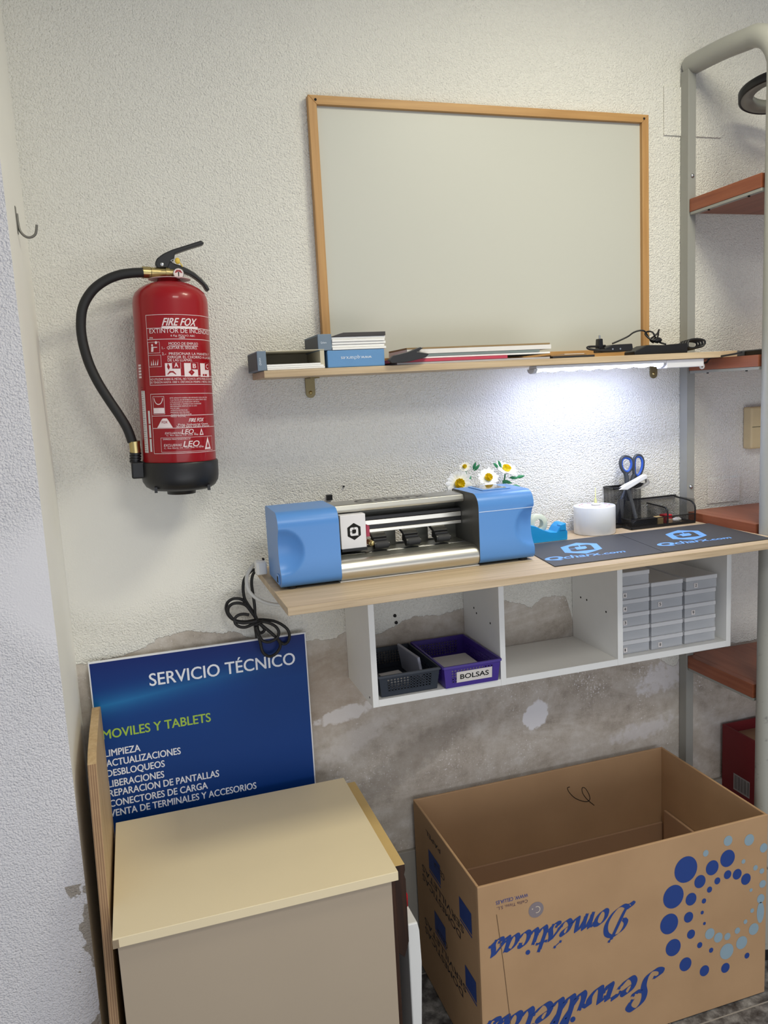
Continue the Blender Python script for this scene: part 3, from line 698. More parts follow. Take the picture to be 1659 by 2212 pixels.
# adapters and their leads
E_ = (1250, 700, 5.925)
ad = thing('power_adapter', 'black mains adapter with plug and trailing cord on the wall shelf', 'adapter', (1.22, -.1, SZ))
a = [(1.1236, 1.6074), (1.2037, 1.6046), (1.2038, 1.6227), (1.1392, 1.6247), (1.1446, 1.611), (1.1661, 1.611), (1.115, 1.6236), (1.1304, 1.6231), (1.1284, 1.6382), (1.1174, 1.6385), (1.1237, 1.6468)]
ax0, ax1 = a[0][0], a[1][0]; zq = SZ+.0105
mb = MB().prism([(ax0, SZ+.0108), (ax1-.004, SZ+.0108), (ax1, SZ+.016), (ax1-.002, a[2][1]), (ax0+.02, a[2][1]-.001), (ax0, a[2][1]-.008)], 1, -.148, -.095, 0, .002)
mb.box(ax0, ax1-.01, -.140, -.100, SZ+.0006, SZ+.0108) if False else None
obj('body', mb, m_black, ad)
for q_ in (4, 5): obj('pin_socket', MB().cyl((a[q_][0], -.1475, a[q_][1]), (a[q_][0], -.1492, a[q_][1]), .0022, 10), m_steel, ad)
mb = MB().prism([(a[6][0], SZ+.0106), (a[7][0], SZ+.0106), (a[8][0], a[8][1]), (a[9][0], a[9][1])], 1, -.132, -.116, 0, .002)
pl = obj('plug', mb, m_blackgloss, ad)
obj('prong', MB().cyl((a[10][0], -.124, a[8][1]-.001), (a[10][0], -.124, a[10][1]), .0024, 10), m_steel, pl)
cd = [(1.1398, 1.6075), (1.1109, 1.6094), (1.0867, 1.6131), (1.0802, 1.6171), (1.0891, 1.6196), (1.1155, 1.6197), (1.1377, 1.6209)]
mb = MB().tube([(p[0], -.15+.004*i, max(p[1], SZ+.0128)) for i, p in enumerate(cd)], .0028, 8)
cd = [(1.1756, 1.6268), (1.1961, 1.6339), (1.2191, 1.6429), (1.2375, 1.6521), (1.2537, 1.6565), (1.2665, 1.6552), (1.2769, 1.6471), (1.2827, 1.6371), (1.2909, 1.63), (1.3097, 1.6245)]
mb.tube([(p[0], -.10-.002*(i % 3), p[1]) for i, p in enumerate(cd)], .0021, 8)
obj('cord', mb, m_black, ad)
a2 = thing('power_adapter', 'long black adapter with a coiled lead at the right end of the wall shelf', 'adapter', (1.36, -.1, SZ))
b2 = [(1.2163, 1.6032), (1.3745, 1.6026), (1.3745, 1.6202), (1.2992, 1.6168), (1.253, 1.6183), (1.2164, 1.6118), (1.3793, 1.6044), (1.4235, 1.6187)]
mb = MB().prism([(b2[0][0], SZ+.0006), (b2[1][0], SZ+.0006), (b2[2][0], b2[2][1]), (b2[3][0], b2[3][1]), (b2[4][0], b2[4][1]), (b2[5][0], SZ+.010)], 1, -.135, -.090, 0, .002)
obj('body', mb, m_black, a2)
mb = MB()
for i in range(4):
    cq = [(1.38, 1.6109), (1.3835, 1.6236), (1.3942, 1.6282), (1.4111, 1.6287), (1.4268, 1.6253), (1.4305, 1.6182), (1.4245, 1.6104), (1.4112, 1.6079), (1.3943, 1.6065)]
    mb.tube([(p[0]-.002*i, -.128+.008*i+.003*math.sin(j), max(p[1]-.0012*i, SZ+.0032)) for j, p in enumerate(cq)], .0028, 8, 0, True, 4)
obj('coiled_lead', mb, m_black, a2); mb = MB()
cq = [(1.3244, 1.6194), (1.315, 1.6236), (1.301, 1.6286), (1.287, 1.6387), (1.2789, 1.6497), (1.272, 1.6528), (1.2673, 1.648), (1.2731, 1.6372), (1.2823, 1.6301), (1.294, 1.6376), (1.3034, 1.649), (1.3076, 1.6547), (1.3034, 1.6558), (1.2929, 1.6473), (1.2847, 1.6398), (1.28, 1.6321), (1.2916, 1.6249)]
mb.tube([(p[0], -.115+.008*math.sin(j*1.3), p[1]) for j, p in enumerate(cq)], .0022, 8, 0, False, 4)
mb.sphere((cq[2][0]-.004, -.115, cq[2][1]+.002), .008, 0, 10, 8, (1.8, 1, .9))
obj('loose_lead', mb, m_black, a2)
# ------------------------------------------------------------ blue shop sign leaning on the wall
m_sign = NT('sign_blue')
sp = m_sign.n('ShaderNodeSeparateXYZ', {0: m_sign.pos()})
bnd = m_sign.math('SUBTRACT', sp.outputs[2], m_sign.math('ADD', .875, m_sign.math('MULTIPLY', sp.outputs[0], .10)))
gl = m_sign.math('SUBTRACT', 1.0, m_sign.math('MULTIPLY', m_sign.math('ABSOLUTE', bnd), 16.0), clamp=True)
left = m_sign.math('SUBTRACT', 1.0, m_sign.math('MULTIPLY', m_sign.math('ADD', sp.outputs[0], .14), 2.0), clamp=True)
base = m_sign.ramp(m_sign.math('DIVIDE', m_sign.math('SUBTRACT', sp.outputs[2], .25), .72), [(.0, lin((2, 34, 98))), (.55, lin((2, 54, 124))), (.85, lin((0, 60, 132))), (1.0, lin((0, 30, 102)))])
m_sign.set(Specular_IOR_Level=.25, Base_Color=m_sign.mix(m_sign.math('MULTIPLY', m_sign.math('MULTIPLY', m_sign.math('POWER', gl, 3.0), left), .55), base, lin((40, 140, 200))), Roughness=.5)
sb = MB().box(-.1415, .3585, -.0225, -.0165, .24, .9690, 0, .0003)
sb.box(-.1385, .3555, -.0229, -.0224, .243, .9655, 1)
sgn = lambda u, v: (u, -.0233, v)
def sline(txt, m, p0, p1, ptop, off=0.0):
    u0, z0 = p0; u1, z1 = p1
    sb.text(txt, lambda u, v: sgn(u0+u, z0+v), m, off, u1-u0, ptop[1]-z0)
S = [(-0.0131, 0.8937), (0.3278, 0.8883), (-0.0105, 0.9227), (-0.1267, 0.7844), (0.1164, 0.7828), (-0.1246, 0.8055), (-0.1265, 0.7415), (-0.0483, 0.7405), (-0.125, 0.7575), (-0.1255, 0.7172), (0.0407, 0.7166), (-0.1239, 0.7333), (-0.1265, 0.6929), (0.002, 0.6929), (-0.125, 0.7087), (-0.1264, 0.6667), (-0.0015, 0.6662), (-0.1248, 0.6829), (-0.1266, 0.6435), (0.1244, 0.6425), (-0.125, 0.6598), (-0.1277, 0.6186), (0.0953, 0.6185), (-0.1261, 0.6349), (-0.1293, 0.5944), (0.2106, 0.5924), (-0.1277, 0.6108)]
rows = (('SERVICIO TÉCNICO', 2), ('MOVILES Y TABLETS', 3), ('LIMPIEZA', 2), ('ACTUALIZACIONES', 2), ('DESBLOQUEOS', 2), ('LIBERACIONES', 2), ('REPARACION DE PANTALLAS', 2), ('CONECTORES DE CARGA', 2), ('VENTA DE TERMINALES Y ACCESORIOS', 2))
for i, (tx, mm) in enumerate(rows):
    p0, p1, pt = S[3*i], S[3*i+1], S[3*i+2]
    p1 = (p1[0], p0[1])
    sline(tx, mm, p0, p1, pt, .024 if i else .016)
tag(obj('shop_sign', sb, [mat('sign_edge_white', (222, 224, 228), .5), m_sign.m, mat('sign_white_letters', (228, 232, 240), .45), mat('sign_green_letters', (154, 190, 62), .45)]), 'blue service sign with white and green capitals leaning on the wall', 'sign')

# ------------------------------------------------------------ plywood end board by the corner
m_pine = wood('pine_board', (176, 146, 104), (204, 176, 134), 2, .55, 110.0, 5.0)
m_ply = NT('plywood_edge')
sx = m_ply.n('ShaderNodeSeparateXYZ', {0: m_ply.pos()})
lay = m_ply.math('SINE', m_ply.math('MULTIPLY', sx.outputs[0], 1500.0))
m_ply.set(Base_Color=m_ply.mix(m_ply.math('MULTIPLY', m_ply.math('ADD', lay, m_ply.noise(60.0)), .5, clamp=True), lin((138, 106, 76)), lin((178, 146, 108))), Roughness=.7)
prof = [(-.035, 0), (-.035, .868), (-.060, .876), (-.197, .874), (-.280, .866), (-.312, .855), (-.322, .836), (-.348, .76), (-.400, .575), (-.453, .41), (-.500, .26), (-.575, 0)]
ob = obj('plywood_board', MB().prism(prof, 0, -.1405, -.1235, 0, .0012), [m_pine, m_ply.m])
for p in ob.data.polygons:
    if p.normal.y < -.6: p.material_index = 1
tag(ob, 'upright plywood board with rounded top wedged between corner and cabinet', 'board')

# ------------------------------------------------------------ beige cabinet turned on its side to the wall
m_beige_lit = mat('beige_melamine_lit', (234, 217, 180), .42, var=.03, vs=6)  # top: colour raised to stand in for light from above
m_beige_shaded = mat('beige_melamine_shaded', (176, 160, 139), .5, var=.03, vs=6)  # same beige for the body, darkened to stand in for its shade
m_dkwood = wood('dark_stained_wood', (38, 22, 14), (66, 40, 24), 2, .4, 120.0, 6.0)
bc = thing('base_cabinet', 'low beige base cabinet standing in front of the blue sign', 'cabinet', (.15, -.28, 0))
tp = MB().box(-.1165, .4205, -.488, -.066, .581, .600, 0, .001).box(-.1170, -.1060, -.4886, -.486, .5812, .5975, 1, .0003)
obj('top', tp, [m_beige_lit, mat('worn_chipboard', (150, 132, 108), .8, var=.15, vs=120)], bc)
obj('body', MB().box(-.1095, .4085, -.479, -.070, .02, .5805, 0, .001), m_beige_shaded, bc)
obj('plinth', MB().box(-.10, .395, -.46, -.08, .0, .02), m_hole, bc)
obj('door', MB().box(.4095, .4185, -.470, -.075, .03, .575, 0, .001), m_dkwood, bc)
df = MB().prism([(.4225, .579), (.4505, .579), (.4510, .566), (.4480, .556), (.4510, .545), (.4510, .405), (.4470, .392), (.4400, .371), (.4225, .390)], 1, -.438, -.057, 0, .0008)
od = obj('drawer_front', df, [m_dkwood, mat('raw_wood_edge', (206, 176, 116), .6, var=.05)], bc)
for p in od.data.polygons:
    if p.normal.z > .8 and p.center.z > .5-od.location.z*0+0: 
        if max(od.data.vertices[i].co.z for i in p.vertices) > .578: p.material_index = 1
# ------------------------------------------------------------ white jerrycan with a red cap behind the cabinet
jc = thing('plastic_canister', 'white plastic canister with a red cap squeezed behind the beige cabinet', 'canister', (.468, -.34, 0))
m_pe = mat('white_polyethylene', (226, 226, 224), .4, var=.02)
obj('body', MB().prism([(.4565, .002), (.4700, .002), (.4850, .33), (.4830, .405), (.4790, .4255), (.4565, .4255)], 1, -.415, -.29, 0, .003), m_pe, jc)
obj('cap', MB().lathe([(0, .4255), (.0125, .4255), (.0128, .450), (.0105, .455), (0, .455)], (.4675, -.350, 0), 24), mat('red_cap', (200, 20, 40), .35), jc)

# ------------------------------------------------------------ big cardboard box
m_card = NT('corrugated_card')
flu = m_card.n('ShaderNodeSeparateXYZ', {0: m_card.pos()})
cn = m_card.mix(m_card.noise(7.0, 4.0), lin((166, 133, 99)), lin((188, 153, 116)))
m_card.set(Base_Color=cn, Roughness=.8, Specular_IOR_Level=.2)
m_card.bump(m_card.math('SINE', m_card.math('MULTIPLY', m_card.math('ADD', flu.outputs[0], flu.outputs[1]), 900.0)), .05, .0004)
m_cardin = mat('card_inside', (168, 134, 104), .85, var=.05, vs=5)
m_bluep = mat('navy_print', (30, 62, 132), .6, var=.04)
m_ltp = mat('pale_blue_print', (138, 160, 172), .7, var=.04)
m_grp = mat('grey_violet_print', (128, 118, 122), .7, var=.04)
BX0, BX1, BY0, BY1, BZ = .6125, 1.3790, -.4290, -.0215, .4795
bxt = thing('cardboard_box', 'big open cardboard box with blue lettering and dots standing on the floor', 'box', ((BX0+BX1)/2, (BY0+BY1)/2, 0))
f = MB().box(BX0, BX1, BY0, BY0+.006, .002, BZ, 0, .0018)
fp = lambda u, v: (u, BY0-.0005, v)
fq = lambda u, v: (u, BY0-.0008, v)
darkc = [(1.1427, 0.3927), (1.2171, 0.3791), (1.2611, 0.3927), (1.1824, 0.3521), (1.1081, 0.332), (1.1574, 0.313), (1.2322, 0.3414), (1.2617, 0.3503), (1.2897, 0.3445), (1.3157, 0.3252), (1.2099, 0.3244), (1.1942, 0.2989), (1.1894, 0.2699), (1.196, 0.2395), (1.1507, 0.2679), (1.0964, 0.2651), (1.1579, 0.2218), (1.1077, 0.2007), (1.1829, 0.1861), (1.216, 0.1633), (1.1424, 0.1469), (1.197, 0.1139), (1.2584, 0.1039), (1.3226, 0.1187)]
darkr = (56, 32, 37, 28, 50, 27, 15, 19, 23, 25, 13, 11, 8, 7, 23, 44, 20, 37, 13, 11, 30, 24, 22, 13)
litec = [(1.2618, 0.4379), (1.3237, 0.4259), (1.1983, 0.4208), (1.3076, 0.3734), (1.3437, 0.3483), (1.3315, 0.2924), (1.3359, 0.2366), (1.3163, 0.212), (1.2117, 0.2082), (1.2364, 0.1914), (1.2632, 0.187), (1.2927, 0.1944), (1.3415, 0.1854), (1.3059, 0.1585), (1.2618, 0.1474)]
liter = (22, 25, 14, 10, 12, 8, 10, 10, 24, 22, 16, 14, 26, 29, 35)
k = 1/(2.0763*815)
for (u, v), r in zip(darkc, darkr): f.disc(fp, u, v, r*k*.96, r*k, 1)
for (u, v), r in zip(litec, liter): f.disc(fp, u, v, r*k*.96, r*k, 2)
for u, v, r in ((BX1-.012, .395, .012), (BX1-.016, .335, .007), (BX1-.013, .30, .010), (BX1-.018, .225, .028), (BX1-.018, .262, .012)): f.disc(fp, u, v, min(r, .011), r, 2)
# brush lettering, printed upside down
L = {
 'D': (1.55, [[(.95, 2.2), (.75, 1.4), (.55, .6), (.38, .12)], [(.38, .12), (.2, .0), (.05, .15), (.25, .35), (.7, .05), (1.2, .35), (1.5, 1.1), (1.35, 1.8), (.85, 2.1), (.4, 1.85), (.25, 1.35), (.45, 1.05)], [(.95, 2.2), (1.08, 2.38)]]),
 'o': (.86, [[(.62, .92), (.36, .96), (.12, .6), (.12, .15), (.36, .0), (.62, .3), (.70, .75), (.55, .98), (.78, .82), (.92, .9)]]),
 'm': (1.30, [[(-.05, .75), (.16, .98), (.16, .5), (.14, .0)], [(.16, .25), (.38, .85), (.52, .97), (.56, .6), (.52, .0)], [(.54, .25), (.78, .85), (.94, .97), (.98, .5), (1.0, .06), (1.16, .06), (1.34, .4)]]),
 'é': (.74, [[(.08, .42), (.42, .58), (.54, .84), (.40, 1.0), (.18, .8), (.10, .36), (.28, .02), (.52, .08), (.78, .45)], [(.50, 1.38), (.78, 1.66)]]),
 'e': (.74, [[(.08, .42), (.42, .58), (.54, .84), (.40, 1.0), (.18, .8), (.10, .36), (.28, .02), (.52, .08), (.78, .45)]]),
 's': (.66, [[(-.1, .3), (.3, .95), (.42, 1.1), (.44, .75), (.52, .35), (.38, .02), (.14, .0), (.08, .2), (.22, .24)], [(.44, .08), (.72, .4)]]),
 't': (.56, [[(.30, 1.62), (.22, .9), (.16, .3), (.28, .0), (.44, .08), (.62, .42)], [(.0, 1.06), (.52, 1.1)]]),
 'i': (.46, [[(.18, 1.0), (.12, .3), (.24, .0), (.36, .08), (.52, .4)]]),
 'c': (.66, [[(.54, .76), (.50, .96), (.30, .98), (.12, .6), (.14, .15), (.34, .0), (.52, .12), (.70, .45)]]),
 'a': (.92, [[(.64, .9), (.38, 1.0), (.12, .6), (.12, .14), (.32, .02), (.54, .36), (.66, 1.0), (.60, .4), (.66, .04), (.80, .06), (.98, .42)]]),
 'r': (.68, [[(-.05, .72), (.16, 1.06), (.22, .84), (.48, .96), (.46, .5), (.44, .1), (.56, .0), (.72, .4)]]),
 'v': (.82, [[(-.05, .72), (.14, 1.0), (.18, .5), (.24, .06), (.42, .06), (.66, .5), (.64, .96), (.84, .84)]]),
 'l': (.50, [[(-.02, .35), (.36, 1.3), (.44, 1.95), (.28, 1.95), (.18, 1.2), (.14, .3), (.24, .0), (.38, .08), (.54, .4)]]),
 'S': (1.20, [[(1.22, 1.5), (1.32, 1.85), (1.05, 2.12), (.72, 1.85), (.66, 1.35), (.80, .8), (.74, .25), (.42, -.02), (.10, .12), (.12, .42), (.36, .46)], [(.9, 1.1), (1.14, 1.0), (1.2, 1.18)]]),
}
def brush(mbx, word, fn, m, xh, width, slant=.45):
    tot = sum(L[c][0] for c in word); kx = width/(tot*xh)
    pen = 0; nx, nz_ = .125, .078; cnt = [0]
    for c in word:
        adv, strokes = L[c]
        sts = [(s_, 1.0) for s_ in strokes]
        for s_, wt in sts:
            P_ = spline([(p[0]+pen, p[1], 0) for p in s_], False, 8)
            for a_, b_ in zip(P_[:-1], P_[1:]):
                q4 = []
                for sg, p in ((-1, a_), (1, a_), (1, b_), (-1, b_)):
                    x = (p.x+sg*nx); y = (p.y+sg*nz_)
                    q4.append(fn((x*kx+slant*y*.6)*xh, y*xh))
                cnt[0] += 1; dy_ = -(cnt[0] % 23)*1.2e-5
                mbx.add([(g_[0], g_[1]+dy_, g_[2]) for g_ in q4], [(0, 1, 2, 3)], m)
            for p in (P_[0], P_[-1]):
                cnt[0] += 1; dy_ = -(23+cnt[0] % 11)*1.2e-5
                mbx.disc(lambda u, v: (lambda g_: (g_[0], g_[1]+dy_, g_[2]))(fn((p.x*kx+slant*p.y*.6)*xh+u, p.y*xh+v)), 0, 0, xh*.095, None, m, 10)
        if c == 'i': mbx.disc(lambda u, v: fn(((pen+.42)*kx+slant*1.42*.6)*xh+u, 1.5*xh+v), 0, 0, xh*.17, None, m, 14)
        pen += adv
Wd = [(1.0062, 0.3241), (0.6347, 0.3286), (0.923, 0.3411), (0.8208, 0.3413), (1.0882, 0.1409), (0.65, 0.1491), (0.9789, 0.1529)]
zb1 = (Wd[2][1]+Wd[3][1])/2+.002
zb2 = Wd[6][1]+.002
f_rot = lambda u0, z0, fn: (lambda u, v: fn(u0-u, z0-v))
brush(f, 'Domésticas', f_rot(Wd[0][0]-.004, zb1+.004, fp), 1, .0345, Wd[0][0]-Wd[1][0]-.012)
wS = (Wd[4][0]-Wd[5][0])*1.06
brush(f, 'Servilletas', f_rot(Wd[4][0]-.006, zb2+.002, fp), 1, .041, wS)
K = [(0.7316, 0.4275), (0.6545, 0.4283), (0.7305, 0.4129), (0.6559, 0.414), (0.7504, 0.3925), (0.7325, 0.4353)]
f.text('WWW. CELLIA.ES', lambda u, v: fp(K[0][0]-u, (K[5][1]+.003)-v-.001), 1, .012, K[0][0]-K[1][0], .0082)
f.text('Cellia Tissu, S.L.', lambda u, v: fp(K[2][0]-u, (K[5][1]-.0125)-v), 4, .006, K[2][0]-K[3][0], .0072)
f.disc(fp, K[4][0], K[4][1], .0185, .0185, 3)
for i in range(14):
    a0_, a1_ = -2.0+4.0*i/14, -2.0+4.0*(i+1)/14
    f.poly(fq, [(K[4][0]+.002+r_*math.cos(a_), K[4][1]+r_*math.sin(a_)) for r_, a_ in ((.0065, a0_), (.0082, a0_), (.0082, a1_), (.0065, a1_))], 5)
f.disc(fq, K[4][0]-.009, K[4][1]+.004, .0016, None, 5)
# overlapping flap seam at the left of the front
sm_ = [(0.6543, 0.4063), (0.6664, 0.2908), (0.6772, 0.1592)]
for a_, b_ in zip(sm_[:-1], sm_[1:]): f.poly(fq, [a_, (a_[0]+.0012, a_[1]), (b_[0]+.0012, b_[1]), b_], 6)
f.poly(fq, [sm_[2], (sm_[2][0]+.0012, sm_[2][1]), (sm_[2][0]+.014, .004), (sm_[2][0]+.0128, .004)], 6)
m_seam = mat('card_seam', (92, 68, 46), .9, var=0)
obj('front_panel', f, [m_card.m, m_bluep, m_ltp, m_grp, mat('brown_print', (96, 70, 78), .7), mat('card_light', (206, 190, 170), .8), m_seam], bxt)
bk = MB().box(BX0, BX1, BY1-.006, BY1, .002, BZ, 0, .0018)
scr = [(1.072, -0.0285, 0.4211), (1.0649, -0.0285, 0.4199), (1.0703, -0.0285, 0.4055), (1.0889, -0.0285, 0.3842), (1.1171, -0.0285, 0.3682), (1.1336, -0.0285, 0.368), (1.1338, -0.0285, 0.3834), (1.1213, -0.0285, 0.4068), (1.1114, -0.0285, 0.4102), (1.1126, -0.0285, 0.3946), (1.1279, -0.0285, 0.3712), (1.1491, -0.0285, 0.3498)]
bk.tube([(p[0], BY1-.0066, p[2]) for p in scr], .0009, 5, 1)
fold = [(0.7481, 0.2525), (1.3526, 0.2814)]
obj('back_panel', bk, [m_card.m, m_hole], bxt)
# side panels: left one printed with rows of captions and blue blocks
lp = MB().box(BX0, BX0+.006, BY0+.006, BY1-.006, .002, BZ, 0, .0018)
sd = lambda u, v: (BX0-.0005, u, v)
blk = [(-0.1257, 0.3983), (-0.2044, 0.3932), (-0.3216, 0.3934), (-0.3904, 0.3778), (-0.1493, 0.2455), (-0.2228, 0.2316), (-0.3412, 0.2348), (-0.4022, 0.2202)]
for i in range(0, 8, 2):
    (ya, za), (yb, zb_) = blk[i], blk[i+1]
    ya_, yb_ = ya, yb
    lp.rect(sd, ya_, yb_, za-.052, za, 1)
    lp.rect(sd, ya_, yb_, za-.060, za-.056, 1)
cap = [(-0.1402, 0.2941), (-0.1853, 0.3268), (-0.2374, 0.3905), (-0.1875, 0.4445), (-0.1629, 0.1334), (-0.2076, 0.17), (-0.2688, 0.2295), (-0.2914, 0.0876)]
def caps(y0, z0, words, h, gap=.006):
    y = y0
    for w_ in words:
        lp.text(w_, lambda u, v: sd(y-u, z0-v), 2, .01, w_ and len(w_)*h*.72, h); y -= 0
z_ = cap[0][1]
yb0 = BY1-.05
def left_text(s_, ystart, z0, wid, h):      # upside down, read from the wall side outwards
    lp.text(s_, lambda u, v: sd(ystart-wid+u, z0-v), 2, .008, wid, h)
zrow = cap[1][1]
left_text('SERVILLETAS', BY1-.05, zrow, .27, .017); left_text('DOMESTICAS', BY1-.05, zrow-.026, .25, .017)
left_text('PAPEL', BY1-.09, cap[3][1], .10, .012); left_text('CELLIA', BY1-.14, cap[2][1]-.002, .07, .016)
left_text('SERVILLETAS', BY1-.05, zrow-.150, .27, .017); left_text('DOMESTICAS', BY1-.05, zrow-.176, .25, .017); left_text('CELLIA', BY1-.14, zrow-.118, .07, .016)
obj('side_panel', lp, [m_card.m, m_bluep, mat('black_print', (40, 34, 40), .7)], bxt)
obj('side_panel', MB().box(BX1-.006, BX1, BY0+.006, BY1-.006, .002, BZ, 0, .0018), m_card.m, bxt)
obj('bottom_panel', MB().box(BX0+.006, BX1-.006, BY0+.006, BY1-.006, .002, .012), m_card.m, bxt)
# flaps folded down inside
zf = fold[0][1]
obj('inner_flap', MB().box(BX0+.010, BX1-.010, BY1-.012, BY1-.0075, zf-.001, BZ-.004, 0, .001), m_card.m, bxt) if False else None
inn = MB().box(BX0+.0065, BX1-.0065, BY1-.014, BY1-.0075, .014, zf, 0, .0015)
obj('inner_flap', inn, m_cardin, bxt)
obj('inner_flap', MB().box(BX1-.016, BX1-.0085, BY0+.03, BY1-.03, .014, .30, 0, .0015), m_cardin, bxt)

# ------------------------------------------------------------ grey steel rack with cherry shelves
m_rack = mat('grey_lacquered_steel', (150, 150, 144), .42, var=.04, vs=12)
m_rackw = NT('scuffed_grey_steel')
sc = m_rackw.math('MULTIPLY', m_rackw.math('SUBTRACT', m_rackw.noise(28.0, 5.0, None, .7), .60), 12.0, clamp=True)
lowz = m_rackw.n('ShaderNodeSeparateXYZ', {0: m_rackw.pos()}).outputs[2]
lowm = m_rackw.math('SUBTRACT', 1.2, lowz, clamp=True)
m_rackw.set(Base_Color=m_rackw.mix(m_rackw.math('MULTIPLY', sc, lowm), lin((160, 160, 153)), lin((70, 70, 68))), Roughness=.4)
rk = thing('storage_rack', 'grey steel storage rack with cherry shelves at the right edge', 'rack', (1.9, -.16, 0))
obj('wall_post', MB().box(1.4535, 1.4785, -.033, -.002, 0, 2.318, 0, .0015).box(1.4530, 1.4540, -.0335, -.030, 0, 2.318), m_rack, rk)
arc = [(1.4755, -.012, 2.332), (1.4755, -.05, 2.3315), (1.4755, -.14, 2.3255), (1.4755, -.215, 2.316)]
cyy, czz, ra = -.215, 2.216, .100
arc += [(1.4755, cyy-ra*math.sin(a_), czz+ra*math.cos(a_)) for a_ in (.3, .62, .94, 1.25, 1.57)]
arc += [(1.4755, -.315, 2.05), (1.4755, -.315, 1.5), (1.4755, -.315, .8), (1.4755, -.315, .003)]
obj('bent_tube', MB().tube(arc, .0250, 24, 0, False, 8), m_rackw.m, rk)
obj('foot_cap', MB().cyl((1.4755, -.315, .0), (1.4755, -.315, .03), .0265, 24), m_black, rk)
for z1_, z0_ in ((1.996, 1.963), (1.5782, 1.5500), (1.163, 1.128), (.745, .709)):
    s_ = MB().box(1.4800, 2.90, -.287, -.020, z0_, z1_, 0, .0008)
    s_.box(1.4575, 1.4800, -.287, -.0345, z0_, z1_, 0, .0008)
    so = obj('shelf', s_, m_cherry, rk)
    r_ = MB().box(1.4585, 1.4720, -.288, -.036, z0_-.0075, z0_-.0003, 0, .0006)
    for yy in (-.10, -.24): r_.cyl((1.465, yy, z0_-.0075), (1.465, yy, z0_-.010), .003, 10, 1)
    obj('support_rail', r_, [m_rack, m_hole], so)
for zz_ in (2.055, 1.232):
    obj('bolt', MB().lathe([(0, -.0375), (.0035, -.037), (.0055, -.0345), (.0055, -.033)], (1.467, 0, zz_), 16, 0, True, 1), m_steel, rk)
obj('bolt', MB().cyl((1.4755, -.338, 1.630), (1.4755, -.3445, 1.630), .009, 18).cyl((1.4755, -.3445, 1.630), (1.4755, -.3465, 1.630), .004, 8), m_steel, rk)

# ring lamp on the top shelf
rl = thing('ring_lamp', 'black and grey ring magnifier lamp standing on the top rack shelf', 'lamp', (1.66, -.17, 1.9965))
rc = Vector((1.555, -.150, 2.232))
R0, R1 = .092, .058
def ring(prof, m_):
    b_ = MB().lathe(prof, (0, 0, 0), 56, 0, True)
    rot = Matrix.Rotation(.10, 3, 'Y') @ Matrix.Rotation(-.16, 3, 'X')
    b_.v = [tuple(rot @ Vector(p)+rc+Vector((.075, 0, 0))) for p in b_.v]
    return b_
obj('ring_shell', ring([(R0-.006, .012), (R0, .008), (R0, -.010), (R0-.004, -.013), (R0-.006, -.010), (R0-.006, .012)], 0), m_black, rl)
obj('ring_diffuser', ring([(R0-.006, .010), (R1, .010), (R1, -.008), (R0-.006, -.0105)], 0), mat('ring_grey', (132, 132, 122), .3), rl)
obj('lens', ring([(R1, .003), (0, .005)], 0), mat('lens_rim', (196, 196, 190), .1), rl) if False else None
obj('stand_post', MB().box(1.512, 1.530, -.262, -.244, 2.004, 2.135, 0, .002).tube([(1.521, -.253, 2.13), (1.60, -.25, 2.26), (1.70, -.2, 2.27), (rc.x+.075+R0-.004, -.15, rc.z+.028)], .006, 10), m_black, rl)
obj('stand_base', MB().box(1.497, 1.62, -.275, -.16, 1.9968, 2.006, 0, .003), m_black, rl)

# things on the second shelf of the rack
pz = 1.5788
q5 = [(1.3977, 1.6014), (1.4087, 1.6146), (1.4464, 1.61), (1.513, 1.6147), (1.5277, 1.597)]
tag(obj('grey_pouch', MB().prism([(1.5060, pz+.0003), (1.512, pz+.012), (1.535, pz+.0135), (1.60, pz+.018), (1.625, pz+.0003)], 1, -.155, -.05, 0, .0025), mat('grey_nylon', (84, 86, 88), .7, var=.1)), 'dark grey nylon pouch on the rack shelf level with the oak shelf', 'pouch')
tag(obj('black_device', MB().box(1.515, 1.60, -.280, -.175, pz+.0003, pz+.0135, 0, .002).box(1.52, 1.595, -.2808, -.276, pz+.004, pz+.010, 1), [m_blackgloss, m_slate]), 'flat black device at the front of the rack shelf beside the grey pouch', 'device')

# red carton on the floor behind the rack tube
rb = thing('red_carton', 'tall dark red carton with a barcode label behind the big cardboard box', 'box', (1.75, -.12, 0))
m_rc = mat('dark_red_card', (122, 26, 34), .55, var=.05)
obj('body', MB().box(1.600, 1.605, -.30, -.012, .001, .504).box(1.895, 1.90, -.30, -.012, .001, .504).box(1.605, 1.895, -.30, -.295, .001, .504).box(1.605, 1.895, -.017, -.012, .001, .504).box(1.605, 1.895, -.295, -.017, .001, .006), m_rc, rb)
obj('top_flap', MB().box(1.606, 1.894, -.294, -.018, .470, .474), m_cardin, rb)
bar = [(-0.0607, 0.3722), (-0.1258, 0.3696), (-0.0614, 0.3273), (-0.1248, 0.3293)]
lbl = lambda u, v: (1.5993, u, v); lb2 = lambda u, v: (1.5990, u, v)
y0_, y1_ = bar[0][0], bar[1][0]; zt_, zb_ = bar[0][1], bar[2][1]
lbm = MB().rect(lbl, y1_, y0_, zb_-.006, zt_, 0)
for i in range(15):
    wv = (.0009, .0018, .0012)[i % 3]; yy = y0_-.004-(y0_-y1_-.008)*i/14
    lbm.rect(lb2, yy-wv, yy, zb_-.001, zt_-.004, 1)
obj('barcode_label', lbm, [mat('label_grey', (176, 172, 172), .6), m_hole], rb)
